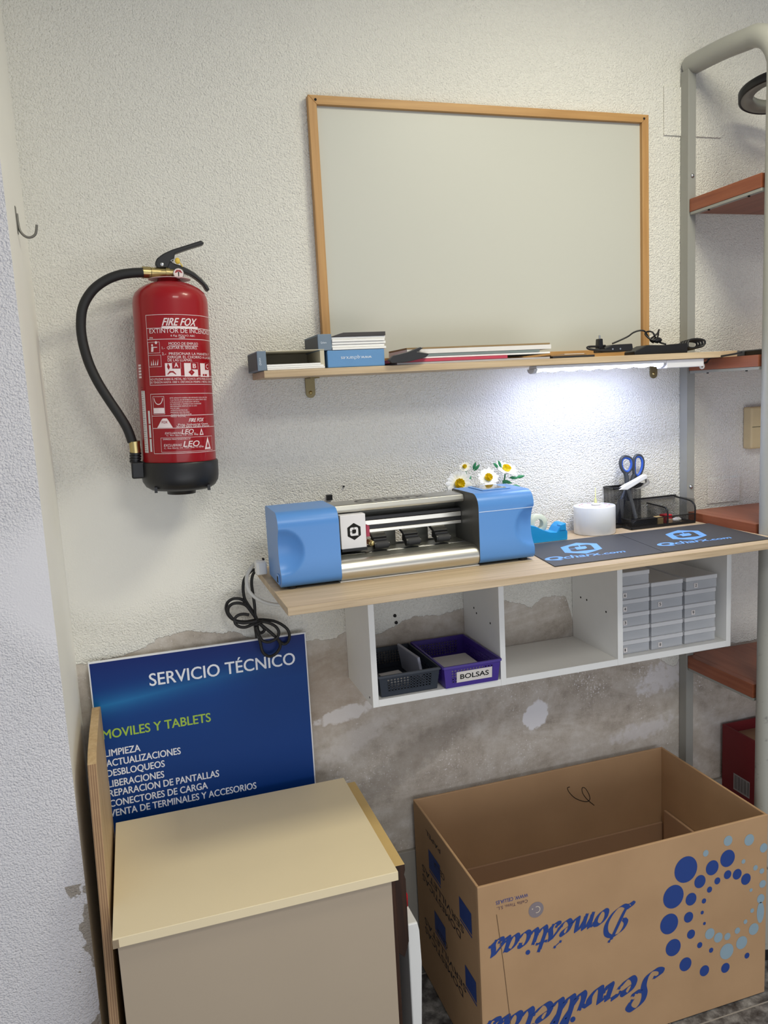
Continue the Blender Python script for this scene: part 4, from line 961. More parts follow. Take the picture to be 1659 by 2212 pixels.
# ------------------------------------------------------------ worktop on its wall cabinet
TZ = 1.142
ob = obj('worktop', MB().prism([(.2505, -.422), (1.4500, -.400), (1.4500, -.0005), (.2505, -.020)], 2, 1.1265, TZ, 0, .0008), wood('oak_worktop', (174, 152, 122), (210, 188, 158), 0, .48))
tag(ob, 'long oak worktop board carrying the blue cutting machine', 'worktop')
cu = thing('cube_shelf', 'white three-compartment wall cabinet under the oak worktop', 'cabinet', (.957, -.108, .829))
CY = -.216; CT = 1.1262
def panel(x0, x1, holes=()):
    b_ = MB().box(x0, x1, CY, -.0015, .829, CT, 0, .0008)
    for sx_, yy, zz_ in holes:
        xx = x0 if sx_ < 0 else x1
        b_.cyl((xx, yy, zz_), (xx+sx_*.0003, yy, zz_), .0028, 10, 1)
    return b_
for x0, x1, hl in ((.4650, .4790, [(-1, -.19, .845)]), (.7845, .7985, [(-1, -.07, .985), (-1, -.085, .975), (-1, -.165, .97)]), (1.1065, 1.1215, [(-1, -.045, .965), (-1, -.075, .965), (-1, -.165, .955)]), (1.4340, 1.4480, [(-1, -.17, .888), (-1, -.05, .888)])):
    obj('upright', panel(x0, x1, hl), [m_white, m_hole], cu)
bo = MB()
for x0, x1 in ((.479, .7845), (.7985, 1.1065), (1.1215, 1.434)): bo.box(x0, x1, CY+.0005, -.0015, .829, .8455, 0, .0008)
obj('bottom', bo, m_white, cu)
obj('corner_block', MB().prism([(.4565, 1.126), (.4648, 1.126), (.4648, 1.114)], 1, -.214, -.195), mat('grey_plastic', (110, 110, 108), .5), cu)
for x, z in ((.609, .966), (.612, .955)):
    pass
pk = [(0.5957, -0.001, 0.9727), (0.5984, -0.001, 0.9541)]
for i, p in enumerate(pk):
    tag(obj('wall_screw', MB().lathe([(0, -.004), (.004, -.003), (.0045, -.0004)], (p[0], 0, p[2]), 14, 0, True, 1), m_black), ('upper' if i == 0 else 'lower')+' of two black screw heads in the wall behind the bins', 'screw')

# ------------------------------------------------------------ film cutting machine
pm = thing('cutting_machine', 'sky-blue and silver desktop film cutting machine on the oak worktop', 'machine', (.555, -.21, TZ))
m_blue = NT('blue_gloss'); m_blue.set(Base_Color=lin((88, 142, 208)), Roughness=.32, Specular_IOR_Level=.35); m_blue = m_blue.m
m_bluedk = mat('blue_badge', (120, 170, 230), .3)
m_grey = mat('graphite_grey', (92, 92, 88), .45, .3, var=.04)
PF, PB, P0, P1 = -.286, -.132, TZ+.0055, 1.3035
def housing(x0, x1, dimple_x, right):
    # profile in (y, z), front then over the top to the back
    pr = []
    n1 = 22
    for i in range(5): a_ = PI/2*i/4; pr.append((PF+.014-.014*math.sin(a_)*1, P0+.014-.014*math.cos(a_)))
    pr = [(PF+.014-.014*math.sin(PI/2*i/5), P0+.014-.014*math.cos(PI/2*i/5)) for i in range(6)]
    zt0 = P1-.030
    pr += [(PF, P0+.014+(zt0-P0-.014)*i/n1) for i in range(1, n1+1)]
    pr += [(PF+.030-.030*math.cos(PI/2*i/8), zt0+.030*math.sin(PI/2*i/8)) for i in range(1, 9)]
    pr += [(PF+.03+(PB-.012-PF-.03)*i/6, P1) for i in range(1, 7)]
    pr += [(PB-.012+.012*math.sin(PI/2*i/4), P1-.012+.012*math.cos(PI/2*i/4)) for i in range(1, 5)]
    pr += [(PB, P1-.012+(P0-P1+.012)*i/4) for i in range(1, 5)]
    nx = 30; vs = []; np_ = len(pr)
    zc = 1.222
    for i in range(nx+1):
        x = x0+(x1-x0)*i/nx
        e_ = min(x-x0, x1-x)
        for y, z in pr:
            yy = y
            if y < PF+.03:
                d_ = math.hypot(x-dimple_x, (z-zc))
                Rd = .046
                if d_ < Rd: yy = y+.017*(1-(d_/Rd)**2)**.75*max(0, min(1, (PF+.03-y)/.03))
            vs.append((x, yy, z))
    fs = [(i*np_+j, (i+1)*np_+j, (i+1)*np_+(j+1) % np_, i*np_+(j+1) % np_) for i in range(nx) for j in range(np_)]
    b_ = MB().add(vs, fs, 0, True)
    # end plates: fan from centre line so the shape stays clean
    for i in (0, nx):
        ring_ = vs[i*np_:(i+1)*np_]
        c_ = (ring_[0][0], (PF+PB)/2, (P0+P1)/2)
        b_.add(list(ring_)+[c_], [(j, (j+1) % np_, np_) for j in range(np_)], 1 if ((i == nx) != right) else 0)
    return b_
lh = obj('left_housing', housing(.266, .3940, .270, False), [m_blue, m_grey], pm)
rh = obj('right_housing', housing(.7105, .8455, .846, True), [m_blue, m_grey], pm)
s_ = MB().box(.745, .815, -.235, -.150, P1+.0002, P1+.0022, 0, .001).box(.752, .808, -.228, -.157, P1+.0021, P1+.0026, 1)
obj('touch_screen', s_, [m_bluedk, mat('screen_glass', (40, 46, 52), .06)], rh)
obj('socket', MB().box(.2630, .2662, -.285+.02, -.285+.040, 1.152, 1.172, 0, .0008).box(.2626, .2632, -.262, -.249, 1.155, 1.168, 1), [m_bluedk, m_hole], lh)
# seam line and silver strip
obj('trim_strip', MB().box(.7115, .8445, PF-.0004, PF+.002, P1-.0400, P1-.0385), mat('trim_silver', (196, 210, 230), .3, .3), rh)
# top bar
tb = MB().prism([(-.205, 1.281), (-.207, 1.286), (-.204, 1.2955), (-.198, 1.2975), (-.150, 1.2990), (-.134, 1.297), (-.134, 1.277), (-.20, 1.279)], 0, .3942, .7103, 0, .0008)
tb.text('Qcharx', lambda u, v: (.460+u, -.1915+v*1.9, 1.29815+.0015*(v*1.9/.04)), 1, .02, .165, .017)
obj('top_bar', tb, [mat('brushed_silver', (188, 187, 180), .38, .85, var=.03), mat('print_grey', (96, 94, 92), .5)], pm)
# back sheet with gaps where the wall shows through, rails and carriage
m_gal = mat('galvanised', (120, 120, 112), .42, .6, var=.05)
bs = MB().box(.3942, .7103, -.150, -.147, 1.252, 1.279).box(.3942, .7103, -.150, -.147, 1.150, 1.192)
for x0, x1 in ((.3942, .476), (.502, .560), (.585, .640), (.668, .7103)):
    bs.box(x0, x1, -.150, -.147, 1.192, 1.240)
obj('back_plate', bs, m_gal, pm)
obj('rail', MB().box(.3945, .7100, -.185, -.160, 1.2560, 1.2630, 1).box(.3945, .7100, -.188, -.158, 1.2440, 1.2550, 0, .001).box(.3945, .7100, -.185, -.160, 1.2345, 1.2440, 1).box(.3945, .7100, -.188, -.158, 1.2270, 1.2345, 0, .001), [m_alu, m_black], pm)
ct = [(0.4159, 1.2791), (0.4681, 1.2781), (0.4689, 1.2019), (0.412, 1.1999), (0.4396, 1.24)]
c0, c1, cz0, cz1 = ct[0][0]-.004, ct[1][0]+.001, ct[2][1]+.001, ct[1][1]-.001
cg = MB().box(c0, c1, -.224, -.190, cz0, cz1, 0, .0012)
cf = lambda u, v: ((c0+c1)/2+.0015+u, -.2243, (cz0+cz1)/2+v)
cf2 = lambda u, v: ((c0+c1)/2+.0015+u, -.2246, (cz0+cz1)/2+v)
cf3 = lambda u, v: ((c0+c1)/2+.0015+u, -.2249, (cz0+cz1)/2+v)
def qlogo(b_, f1, f2, f3, s, md, ml):
    hexa = [(s*math.sin(PI/3*i)*.93, s*math.cos(PI/3*i)*1.02) for i in range(6)]
    b_.poly(f1, hexa, md)
    o_ = []
    for cx_, cy_, a0_ in ((.28, .28, 0), (-.28, .28, PI/2), (-.28, -.28, PI), (.28, -.28, 1.5*PI)):
        for i in range(5): a_ = a0_+PI/2*i/4; o_.append((s*(cx_+.22*math.cos(a_)), s*(cy_+.22*math.sin(a_))))
    b_.poly(f2, o_, ml)
    b_.poly(f3, [(-s*.24, -s*.24), (s*.12, -s*.24), (s*.24, -s*.10), (s*.24, s*.24), (-s*.24, s*.24)], md)
    b_.poly(f3, [(s*.10, -s*.30), (s*.30, -s*.50), (s*.56, -s*.50), (s*.22, -s*.22)], ml)
    b_.rect(f3, -s*.03, s*.03, s*.24, s*.52, md); b_.rect(f3, -s*.52, -s*.24, -s*.03, s*.03, md)
qlogo(cg, cf, cf2, cf3, .0185, 1, 0)
car = obj('carriage', cg, [mat('carriage_white', (228, 226, 228), .4, var=.01), m_hole], pm)
obj('carriage_base', MB().box(c0+.002, c1+.002, -.220, -.188, cz0-.007, cz0-.0002), m_black, car)
obj('blade_clamp', MB().box(c1+.0008, c1+.009, -.222, -.196, cz0+.022, cz0+.046, 0, .001), mat('ruby_plastic', (158, 24, 60), .35), car)
obj('clamp_knob', MB().cyl((c1+.010, -.230, cz0+.008), (c1+.010, -.205, cz0+.008), .0062, 20).sphere((c1+.010, -.230, cz0+.008), .006), m_brass, car)
obj('clamp_arm', MB().box(c1+.0008, c1+.006, -.205, -.196, cz0-.006, cz0+.022), m_red, car)
for px, in ((.504,), (.578,), (.650,)):
    rb_ = MB().prism([(-.205, 1.214), (-.165, 1.226), (-.160, 1.226), (-.160, 1.236), (-.168, 1.236), (-.207, 1.220)], 0, px-.017, px+.017, 0, .001)
    rb_.box(px-.016, px+.016, -.212, -.190, 1.202, 1.216, 0, .001)
    ra_ = obj('pinch_arm', rb_, m_black, pm)
    rr_ = MB().cyl((px-.012, -.216, 1.203), (px+.016, -.216, 1.203), .0085, 20, 1).cyl((px-.0165, -.216, 1.203), (px-.0125, -.216, 1.203), .0092, 20).cyl((px+.0165, -.216, 1.203), (px+.019, -.216, 1.203), .0065, 16)
    obj('pinch_roller', rr_, [m_black, mat('roller_rubber', (50, 50, 52), .7)], ra_)
# bed and rounded apron
rl_ = 0.0225; zc_ = 1.1655; yc_ = PF+.0245
ap = [(-.150, 1.1880), (yc_, 1.1880)]
ap += [(yc_-rl_*math.sin(PI*i/14), zc_+rl_*math.cos(PI*i/14)) for i in range(1, 15)]
ap += [(-.150, zc_-rl_)]
n_ = len(ap)
mbp = MB().add([(x, y, z) for x in (.3942, .7103) for y, z in ap], [(j, (j+1) % n_, n_+(j+1) % n_, n_+j) for j in range(n_)], 0, False)
apo = obj('bed', mbp, m_alu, pm)
for p in apo.data.polygons: p.use_smooth = abs(p.normal.y) > .03
bm_ = MB().box(.3942, .7103, -.255, -.152, 1.1882, 1.1886)
obj('bed_plate', bm_, m_gal, apo)
obj('drive_roller', MB().cyl((.40, -.212, 1.1842), (.706, -.212, 1.1842), .0066, 18), m_steel, pm)
obj('base_lip', MB().box(.392, .712, PF+.010, PF+.03, 1.1412+.0016, 1.1432+.0016), m_white, pm)
for x, y in ((.29, -.265), (.29, -.15), (.825, -.265), (.825, -.15)):
    obj('foot', MB().cyl((x, y, TZ+.0003), (x, y, P0+.001), .010, 16), m_rubber, pm)

# mains adapter at the machine, its black lead and the grey flex under the worktop
pg = thing('mains_plug', 'white mains plug block at the left end of the blue machine', 'plug', (.252, -.115, TZ))
obj('body', MB().box(.2375, .2618, -.128, -.098, TZ+.004, TZ+.034, 0, .004, 3).box(.2430, .2590, -.131, -.127, TZ+.006, TZ+.032, 0, .0012).box(.2555, .2600, -.112, -.100, TZ+.034, TZ+.038, 1, .001), [m_white, m_hole], pg)
gc = [(0.2502, -0.07, 1.1663), (0.2368, -0.07, 1.158), (0.2227, -0.07, 1.1401), (0.218, -0.07, 1.1211), (0.2239, -0.07, 1.1017), (0.2398, -0.07, 1.0854), (0.2626, -0.07, 1.0736), (0.2892, -0.07, 1.0668)]
obj('grey_flex', MB().tube([(.2400, -.112, TZ+.018)]+[(p[0], p[1]-.004*i if i < 3 else -.08-.004*i, p[2]) for i, p in enumerate(gc)], .0042, 10), mat('pale_grey_flex', (196, 196, 192), .5), pg)
CR = (480, 1190, 9.6157)
def loop(pts): return pts
q1 = [(0.2507, -0.035, 1.1396), (0.2422, -0.035, 1.14), (0.2327, -0.035, 1.133), (0.223, -0.035, 1.1238), (0.2177, -0.035, 1.1141), (0.2154, -0.035, 1.0993), (0.2156, -0.035, 1.0877), (0.2179, -0.035, 1.0734), (0.2247, -0.035, 1.0586), (0.2326, -0.035, 1.0435), (0.2395, -0.035, 1.0296), (0.2462, -0.035, 1.0134), (0.2611, -0.035, 0.9971), (0.2728, -0.035, 0.9848), (0.2845, -0.035, 0.97), (0.294, -0.035, 0.9566), (0.3029, -0.035, 0.9499), (0.3114, -0.035, 0.9541), (0.3157, -0.035, 0.9654), (0.3155, -0.035, 0.9798), (0.3093, -0.035, 0.9915), (0.2962, -0.035, 1.0029), (0.2805, -0.035, 1.011), (0.2625, -0.035, 1.0159), (0.2467, -0.035, 1.0192), (0.233, -0.035, 1.0199), (0.2149, -0.035, 1.0201), (0.1971, -0.035, 1.0237), (0.1841, -0.035, 1.0302), (0.1761, -0.035, 1.0418), (0.1734, -0.035, 1.0561), (0.1773, -0.035, 1.0695), (0.1879, -0.035, 1.0773), (0.1992, -0.035, 1.0782), (0.2101, -0.035, 1.0744), (0.2174, -0.035, 1.0665)]
q2 = [(0.2496, -0.043, 1.1407), (0.2416, -0.043, 1.1324), (0.2372, -0.043, 1.1191), (0.2356, -0.043, 1.1055), (0.2361, -0.043, 1.0904), (0.237, -0.043, 1.0728), (0.238, -0.043, 1.0552), (0.2378, -0.043, 1.0378), (0.2387, -0.043, 1.0201), (0.2396, -0.043, 1.0023), (0.2416, -0.043, 0.9844), (0.2448, -0.043, 0.9662), (0.2469, -0.043, 0.9481), (0.254, -0.043, 0.9351), (0.2662, -0.043, 0.9285), (0.2791, -0.043, 0.9313), (0.2891, -0.043, 0.9417), (0.2923, -0.043, 0.9532), (0.2864, -0.043, 0.9684), (0.2759, -0.043, 0.9818), (0.2631, -0.043, 0.9955), (0.2493, -0.043, 1.0104), (0.2391, -0.043, 1.0259), (0.2291, -0.043, 1.0436), (0.2191, -0.043, 1.0589), (0.2084, -0.043, 1.0661), (0.1974, -0.043, 1.0693), (0.1862, -0.043, 1.0679), (0.1778, -0.043, 1.0598), (0.1767, -0.043, 1.0472), (0.1825, -0.043, 1.036), (0.1896, -0.043, 1.0269)]
q3 = [(0.2233, -0.049, 1.0377), (0.2101, -0.049, 1.0407), (0.1976, -0.049, 1.0389), (0.1893, -0.049, 1.032), (0.1896, -0.049, 1.0226), (0.1968, -0.049, 1.0147), (0.2099, -0.049, 1.0105), (0.2236, -0.049, 1.0121), (0.2375, -0.049, 1.0171), (0.2545, -0.049, 1.0159), (0.2712, -0.049, 1.0101), (0.2842, -0.049, 1.0), (0.2891, -0.049, 0.9875), (0.2847, -0.049, 0.9751), (0.2726, -0.049, 0.9674), (0.261, -0.049, 0.9655), (0.2499, -0.049, 0.9707), (0.244, -0.049, 0.9822), (0.2403, -0.049, 0.9945), (0.2369, -0.049, 1.009)]
q4 = [(0.2401, -0.049, 1.0214), (0.2264, -0.049, 1.0198), (0.2096, -0.049, 1.0199), (0.1953, -0.049, 1.0242), (0.189, -0.049, 1.0285)]
q5 = [(0.2447, -0.045, 1.0139), (0.2551, -0.045, 1.0007), (0.2569, -0.045, 0.9934), (0.2509, -0.045, 0.9895), (0.2442, -0.045, 0.9916), (0.2393, -0.045, 1.0029)]
lead = MB()
for qq in (q1, q2, q3, q5):
    lead.tube([(p[0], p[1]+.004*math.sin(i*.9), p[2]) for i, p in enumerate(qq)], .0036, 8, 0, False, 5)
lead.tube([(p[0], p[1], p[2]) for p in q4], .0036, 8)
kn_ = [(0.2322, -0.044, 1.0271), (0.2443, -0.044, 1.0066)]
lead.cyl([(0.2374, -0.044, 1.0205)][0], [(0.2399, -0.044, 0.979)][0], .0062, 12)
lead.tube([(a_[0]+.016*math.cos(t_), a_[1]+.009*math.sin(t_), a_[2]+.004*math.cos(t_)) for a_ in [[(0.2381, -0.044, 1.0146)][0]] for t_ in [2*PI*i/12 for i in range(12)]], .0018, 6, 0, True, 2)
tag(obj('power_lead', lead, m_rubber), 'black mains lead tied in loops hanging off the left end of the worktop', 'cable')

# black clip and wall plug behind the machine
c_ = [(0.4366, -0.006, 1.2842), (0.4504, -0.006, 1.283), (0.4513, -0.006, 1.2976), (0.4375, -0.006, 1.2988), (0.4814, -0.006, 1.3143)]
tag(obj('wall_clip', MB().box(c_[0][0], c_[1][0], -.010, -.0005, c_[0][2], c_[2][2], 0, .0008), m_black), 'small square black clip on the wall above the cutting machine', 'clip')
tag(obj('wall_nail', MB().cyl((c_[4][0], -.006, c_[4][2]), (c_[4][0], -.0005, c_[4][2]), .0022, 10), m_black), 'tiny black nail head in the wall above the cutting machine', 'nail')

# ------------------------------------------------------------ two dark cutting mats
m_mat = NT('cutting_mat')
ck = m_mat.n('ShaderNodeTexChecker', {'Vector': m_mat.pos(), 'Scale': 520.0, 1: lin((52, 52, 54)), 2: lin((74, 75, 78))}).outputs[0]
m_mat.set(Base_Color=ck, Roughness=.55)
m_azure = mat('azure_print', (112, 168, 236), .5, var=.03)
def cut_mat(c4, label, logo):
    z0, z1 = TZ+.0003, TZ+.0022
    b_ = MB().add([(x, y, z) for z in (z0, z1) for x, y in c4], [(0, 3, 2, 1), (4, 5, 6, 7)]+[(i, (i+1) % 4, 4+(i+1) % 4, 4+i) for i in range(4)])
    (ox, oy), ux, uy = logo
    fl = lambda dz: (lambda u, v: (ox+u+v*ux, oy+v+u*uy, z1+dz))
    f1, f2, f3 = fl(.0002), fl(.0004), fl(.0006)
    hx = [(math.sin(PI/3*i+PI/6)*.063, math.cos(PI/3*i+PI/6)*.050) for i in range(6)]
    hx = []
    for i in range(6):
        a_ = PI/3*i
        hx.append((.060*math.sin(a_)*.98, .058*math.cos(a_)))
    qlogo(b_, f1, f2, f3, .060, 1, 0)
    b_.text('Q', lambda u, v: f1(-.104+u, -.088+v), 1, .09, .040, .030)
    b_.text('charx', lambda u, v: f1(-.060+u, -.088+v), 1, .035, .090, .028)
    b_.text('.com', lambda u, v: f1(.033+u, -.088+v), 1, .05, .060, .018)
    tag(obj('cutting_mat', b_, [m_mat.m, m_azure]), label, 'mat', 'cutting mats on the worktop')
cut_mat([(.847, -.372), (1.127, -.372), (1.168, -.128), (.884, -.128)], 'dark grey mat with blue logo touching the blue cutting machine', ((.996, -.234), .38, -.05))
cut_mat([(1.1285, -.372), (1.428, -.372), (1.449, -.128), (1.1695, -.128)], 'dark grey mat with blue logo at the right end of the worktop', ((1.296, -.230), .38, -.04))

# ------------------------------------------------------------ blue tape dispenser
td = thing('tape_dispenser', 'bright blue tape dispenser with a clear tape roll beside the machine', 'tape dispenser', (1.00, -.075, TZ))
m_cy = mat('cyan_plastic', (24, 150, 214), .35, var=.02)
prof = [(.905, TZ+.0004), (1.0280, TZ+.0004), (1.0290, TZ+.022), (1.0255, TZ+.025), (1.0245, TZ+.044), (1.0150, TZ+.0420), (1.0060, TZ+.0345), (.9980, TZ+.0225), (.980, TZ+.0245), (.960, TZ+.032), (.940, TZ+.043), (.925, TZ+.047), (.905, TZ+.047)]
b_ = MB().prism(prof, 1, -.117, -.073, 0, .0014)
b_.text('tape', lambda u, v: (.946+u, -.1176, TZ+.014+v), 1, .0, .018, .005) if False else None
obj('body', b_, m_cy, td)
obj('cutter', MB().prism([(1.006, TZ+.026), (1.022, TZ+.026), (1.0215, TZ+.0425), (1.0085, TZ+.040)], 1, -.119, -.100, 0, .001), m_cy, td)
obj('tape_roll', MB().lathe([(.0125, -.104), (.0245, -.104), (.0250, -.103), (.0250, -.087), (.0245, -.086), (.0125, -.086), (.0125, -.104)], (.955, 0, TZ+.046), 40, 0, True, 1), mat('cellulose_tape', (206, 212, 190), .25, var=.02), td)

# ------------------------------------------------------------ roll of protective film with a glue tip on it
m_film = NT('milky_film'); m_film.set(Base_Color=lin((226, 228, 230)), Roughness=.35, Subsurface_Weight=.3); m_film.p.inputs['Subsurface Radius'].default_value = (.02, .02, .02)
fr_ = thing('film_roll', 'upright roll of milky white film on the worktop beside the pen holder', 'roll', (1.137, -.069, TZ))
b_ = MB().lathe([(.021, .0006), (.0525, .0006), (.0535, .002), (.0535, .0715), (.0528, .0728), (.021, .0728)], (1.137, -.069, TZ), 56)
obj('wound_film', b_, m_film.m, fr_)
obj('core', MB().lathe([(.019, .0006), (.021, .0006), (.021, .0735), (.019, .0735), (.019, .0006)], (1.137, -.069, TZ), 36), mat('core_card', (214, 206, 200), .7), fr_)
k_ = MB()
for i in range(10):
    a_ = PI*2*i/10; k_.poly(lambda u, v: (1.137+u, -.069+v, TZ+.0731), [(.036*math.cos(a_), .036*math.sin(a_)), (.040*math.cos(a_), .040*math.sin(a_)), (.040*math.cos(a_+.28), .040*math.sin(a_+.28)), (.036*math.cos(a_+.28), .036*math.sin(a_+.28))])
obj('printed_ring', k_, mat('rose_print', (206, 130, 140), .6), fr_)
gt = thing('glue_tip', 'slim translucent yellow dispensing tip standing on the white film roll', 'nozzle', (1.137, -.075, TZ+.0736))
obj('cap', MB().lathe([(0, 0), (.011, 0), (.011, .004), (.006, .006), (0, .006)], (1.137, -.075, TZ+.0740), 24), m_pe, gt)
obj('needle', MB().lathe([(.0038, .006), (.0034, .014), (.0014, .020), (.0009, .046), (0, .046)], (1.137, -.075, TZ+.0740), 14), mat('yellow_tip', (214, 214, 150), .35), gt)

# ------------------------------------------------------------ black wire-mesh pen holder
m_mesh = NT('wire_mesh'); ps = m_mesh.pos()
sx_ = m_mesh.n('ShaderNodeSeparateXYZ', {0: m_mesh.n('ShaderNodeMapping', {'Vector': ps, 'Rotation': (0, 0, 0)}).outputs[0]})
def gridline(v, s): return m_mesh.math('GREATER_THAN', m_mesh.math('ABSOLUTE', m_mesh.math('SUBTRACT', m_mesh.math('FRACT', m_mesh.math('MULTIPLY', v, s)), .5)), .37)
ha = m_mesh.math('ADD', sx_.outputs[0], sx_.outputs[1])
d1 = gridline(m_mesh.math('ADD', ha, sx_.outputs[2]), 330.0); d2 = gridline(m_mesh.math('SUBTRACT', ha, sx_.outputs[2]), 330.0)
m_mesh.set(Base_Color=lin((24, 24, 25)), Roughness=.4, Alpha=m_mesh.math('MAXIMUM', d1, d2))
m_wire = mat('black_wire', (18, 18, 19), .38, var=0)
po = thing('pen_holder', 'black wire-mesh desk organiser at the right end of the worktop', 'pen holder', (1.32, -.06, TZ))
OX0, OX1, OY0, OY1 = 1.233, 1.432, -.094, -.004
OXM = 1.290
def wallmesh(b_, p, q_, z0, z1): b_.add([(p[0], p[1], z0), (q_[0], q_[1], z0), (q_[0], q_[1], z1), (p[0], p[1], z1)], [(0, 1, 2, 3)])
zt1, zt2, zt3 = TZ+.108, TZ+.066, TZ+.026
b_ = MB()
wallmesh(b_, (OX0-.025, -.050), (OX0+.060, -.050), TZ+.002, zt1); wallmesh(b_, (OX0-.025, -.004), (OX0+.060, -.004), TZ+.002, zt1)
wallmesh(b_, (OX0-.025, -.050), (OX0-.025, -.004), TZ+.002, zt1); wallmesh(b_, (OX0+.060, -.050), (OX0+.060, -.004), TZ+.002, zt1)
wallmesh(b_, (OX0, OY0), (OX1, OY0), TZ+.002, zt3); wallmesh(b_, (OX0+.060, OY1), (OX1, OY1), TZ+.002, zt2)
wallmesh(b_, (OX1, OY0), (OX1, OY1), TZ+.002, zt2); wallmesh(b_, (OX0, OY0), (OX0, -.05), TZ+.002, zt3)
wallmesh(b_, (1.345, OY0+.002), (1.345, OY1), TZ+.002, TZ+.052)
b_.add([(OX0-.025, OY1, TZ+.0015), (OX0-.025, -.05, TZ+.0015), (OX0, -.05, TZ+.0015), (OX0, OY0, TZ+.0015), (OX1, OY0, TZ+.0015), (OX1, OY1, TZ+.0015)], [(0, 1, 2, 3, 4, 5)])
obj('mesh_wall', b_, m_mesh.m, po)
b_ = MB(); rw = .0022
cup = [(OX0-.025, -.050, zt1), (OX0+.060, -.050, zt1), (OX0+.060, -.004, zt1), (OX0-.025, -.004, zt1)]
for i in range(4): b_.cyl(cup[i], cup[(i+1) % 4], .0026, 8)
b_.tube([(OX0+.060, OY1, zt2), (OX1-.002, OY1, zt2), (OX1, OY1, zt2), (OX1, OY1-.02, zt2-.003), (OX1, OY0+.024, zt2-.006), (OX1, OY0+.008, zt2-.012), (OX1, OY0, zt2-.022), (OX1, OY0, TZ+.006)], rw, 8, 0, False, 5)
b_.tube([(1.345, OY1, TZ+.052), (1.345, OY0+.022, TZ+.050), (1.345, OY0+.006, TZ+.046), (1.345, OY0, TZ+.036), (1.345, OY0, TZ+.006)], rw, 8, 0, False, 5)
fl_ = [(OX0, -.05, zt3), (OX0, OY0, zt3), (OX1, OY0, zt3)]
b_.cyl(fl_[0], fl_[1], rw, 8).cyl(fl_[1], fl_[2], rw*.6, 8)
lo_ = [(OX0-.025, OY1, TZ+.003), (OX0-.025, -.05, TZ+.003), (OX0, -.05, TZ+.003), (OX0, OY0, TZ+.003), (OX1, OY0, TZ+.003), (OX1, OY1, TZ+.003)]
for i in range(6): b_.cyl(lo_[i], lo_[(i+1) % 6], .0026, 8)
b_.box(OX0, OX1, OY0-.0008, OY0+.0008, TZ+.0005, TZ+.008)
obj('wire_frame', b_, m_wire, po)

scz = thing('scissors', 'black and blue handled scissors standing in the mesh pen holder', 'scissors', (1.24, -.03, TZ+.02))
S0 = [(1.2608, -0.03, 1.3115), (1.303, -0.03, 1.3013), (1.2623, -0.03, 1.247), (1.2905, -0.03, 1.2445), (1.2704, -0.03, 1.2638)]
m_sb = mat('scissor_blue', (40, 84, 176), .4); m_sg = mat('scissor_grey', (58, 62, 68), .45)
def bow(pts, y, nm, stem):
    P_ = [(p[0], y, p[2]) for p in pts]
    h_ = obj(nm, MB().tube(P_, .0046, 10, 0, True, 5).tube([(p[0], y, p[2]) for p in stem], .0062, 10, 0, False, 5), m_sg, scz)
    cx_ = sum(p[0] for p in pts)/len(pts); cz_ = sum(p[2] for p in pts)/len(pts)
    Q_ = [(cx_+(p[0]-cx_)*.84, y-.0008, cz_+(p[2]-cz_)*.88) for p in pts]
    obj('blue_insert', MB().tube(Q_, .0036, 8, 0, True, 5), m_sb, h_)
bow([(1.259, -0.03, 1.331), (1.247, -0.03, 1.3264), (1.2433, -0.03, 1.3129), (1.2477, -0.03, 1.2987), (1.2566, -0.03, 1.2893), (1.2666, -0.03, 1.2885), (1.2757, -0.03, 1.2965), (1.2799, -0.03, 1.3101), (1.275, -0.03, 1.3243)], -.030, 'left_handle', [(1.2586, -0.03, 1.2883), (1.2615, -0.03, 1.2767), (1.2628, -0.03, 1.2609), (1.2642, -0.03, 1.2433), (1.27, -0.03, 1.2112)])
bow([(1.3032, -0.03, 1.3309), (1.2931, -0.03, 1.3273), (1.289, -0.03, 1.3146), (1.2889, -0.03, 1.2972), (1.2908, -0.03, 1.2796), (1.2988, -0.03, 1.2719), (1.309, -0.03, 1.2798), (1.3162, -0.03, 1.295), (1.3183, -0.03, 1.3123), (1.3133, -0.03, 1.3258)], -.024, 'right_handle', [(1.2908, -0.03, 1.2796), (1.2856, -0.03, 1.2677), (1.2784, -0.03, 1.2526), (1.2723, -0.03, 1.2391), (1.264, -0.03, 1.2117)])
obj('blade', MB().prism([(1.222, TZ+.012), (1.226, TZ+.010), (1.250, TZ+.075), (1.236, TZ+.075)], 1, -.0285, -.0265), m_steel, scz)
obj('blade', MB().prism([(1.246, TZ+.012), (1.250, TZ+.010), (1.252, TZ+.075), (1.238, TZ+.075)], 1, -.0312, -.0292), m_steel, scz)

st_ = thing('stapler', 'white stapler lying slanted across the top of the pen holder', 'stapler', (1.26, -.045, TZ+.109))
sp_ = [(1.2222, 1.2463), (1.2381, 1.2557), (1.2722, 1.2684), (1.2984, 1.2793), (1.3065, 1.2809), (1.3109, 1.2757), (1.3074, 1.2686), (1.2983, 1.2662), (1.2721, 1.2545), (1.248, 1.2441)]
zo = max(0, (TZ+.1115)-min(p[1] for p in sp_))
obj('cover', MB().prism(sp_, 1, -.056, -.040, 0, .0022), m_pe, st_)
s2 = [(1.272, 1.2437), (1.2982, 1.2523), (1.31, 1.2583), (1.3094, 1.2685), (1.3141, 1.2688), (1.3205, 1.2583), (1.3195, 1.2554), (1.3093, 1.2493), (1.2881, 1.2424)]
obj('base', MB().prism(s2, 1, -.053, -.043, 0, .0015), mat('stapler_grey', (176, 174, 170), .4, .4), st_)
s3 = [(1.268, 1.2479), (1.2902, 1.26), (1.3003, 1.2582), (1.2881, 1.2488)]
obj('magazine', MB().prism(s3, 1, -.0545, -.0415, 0, .001), m_blackgloss, st_)

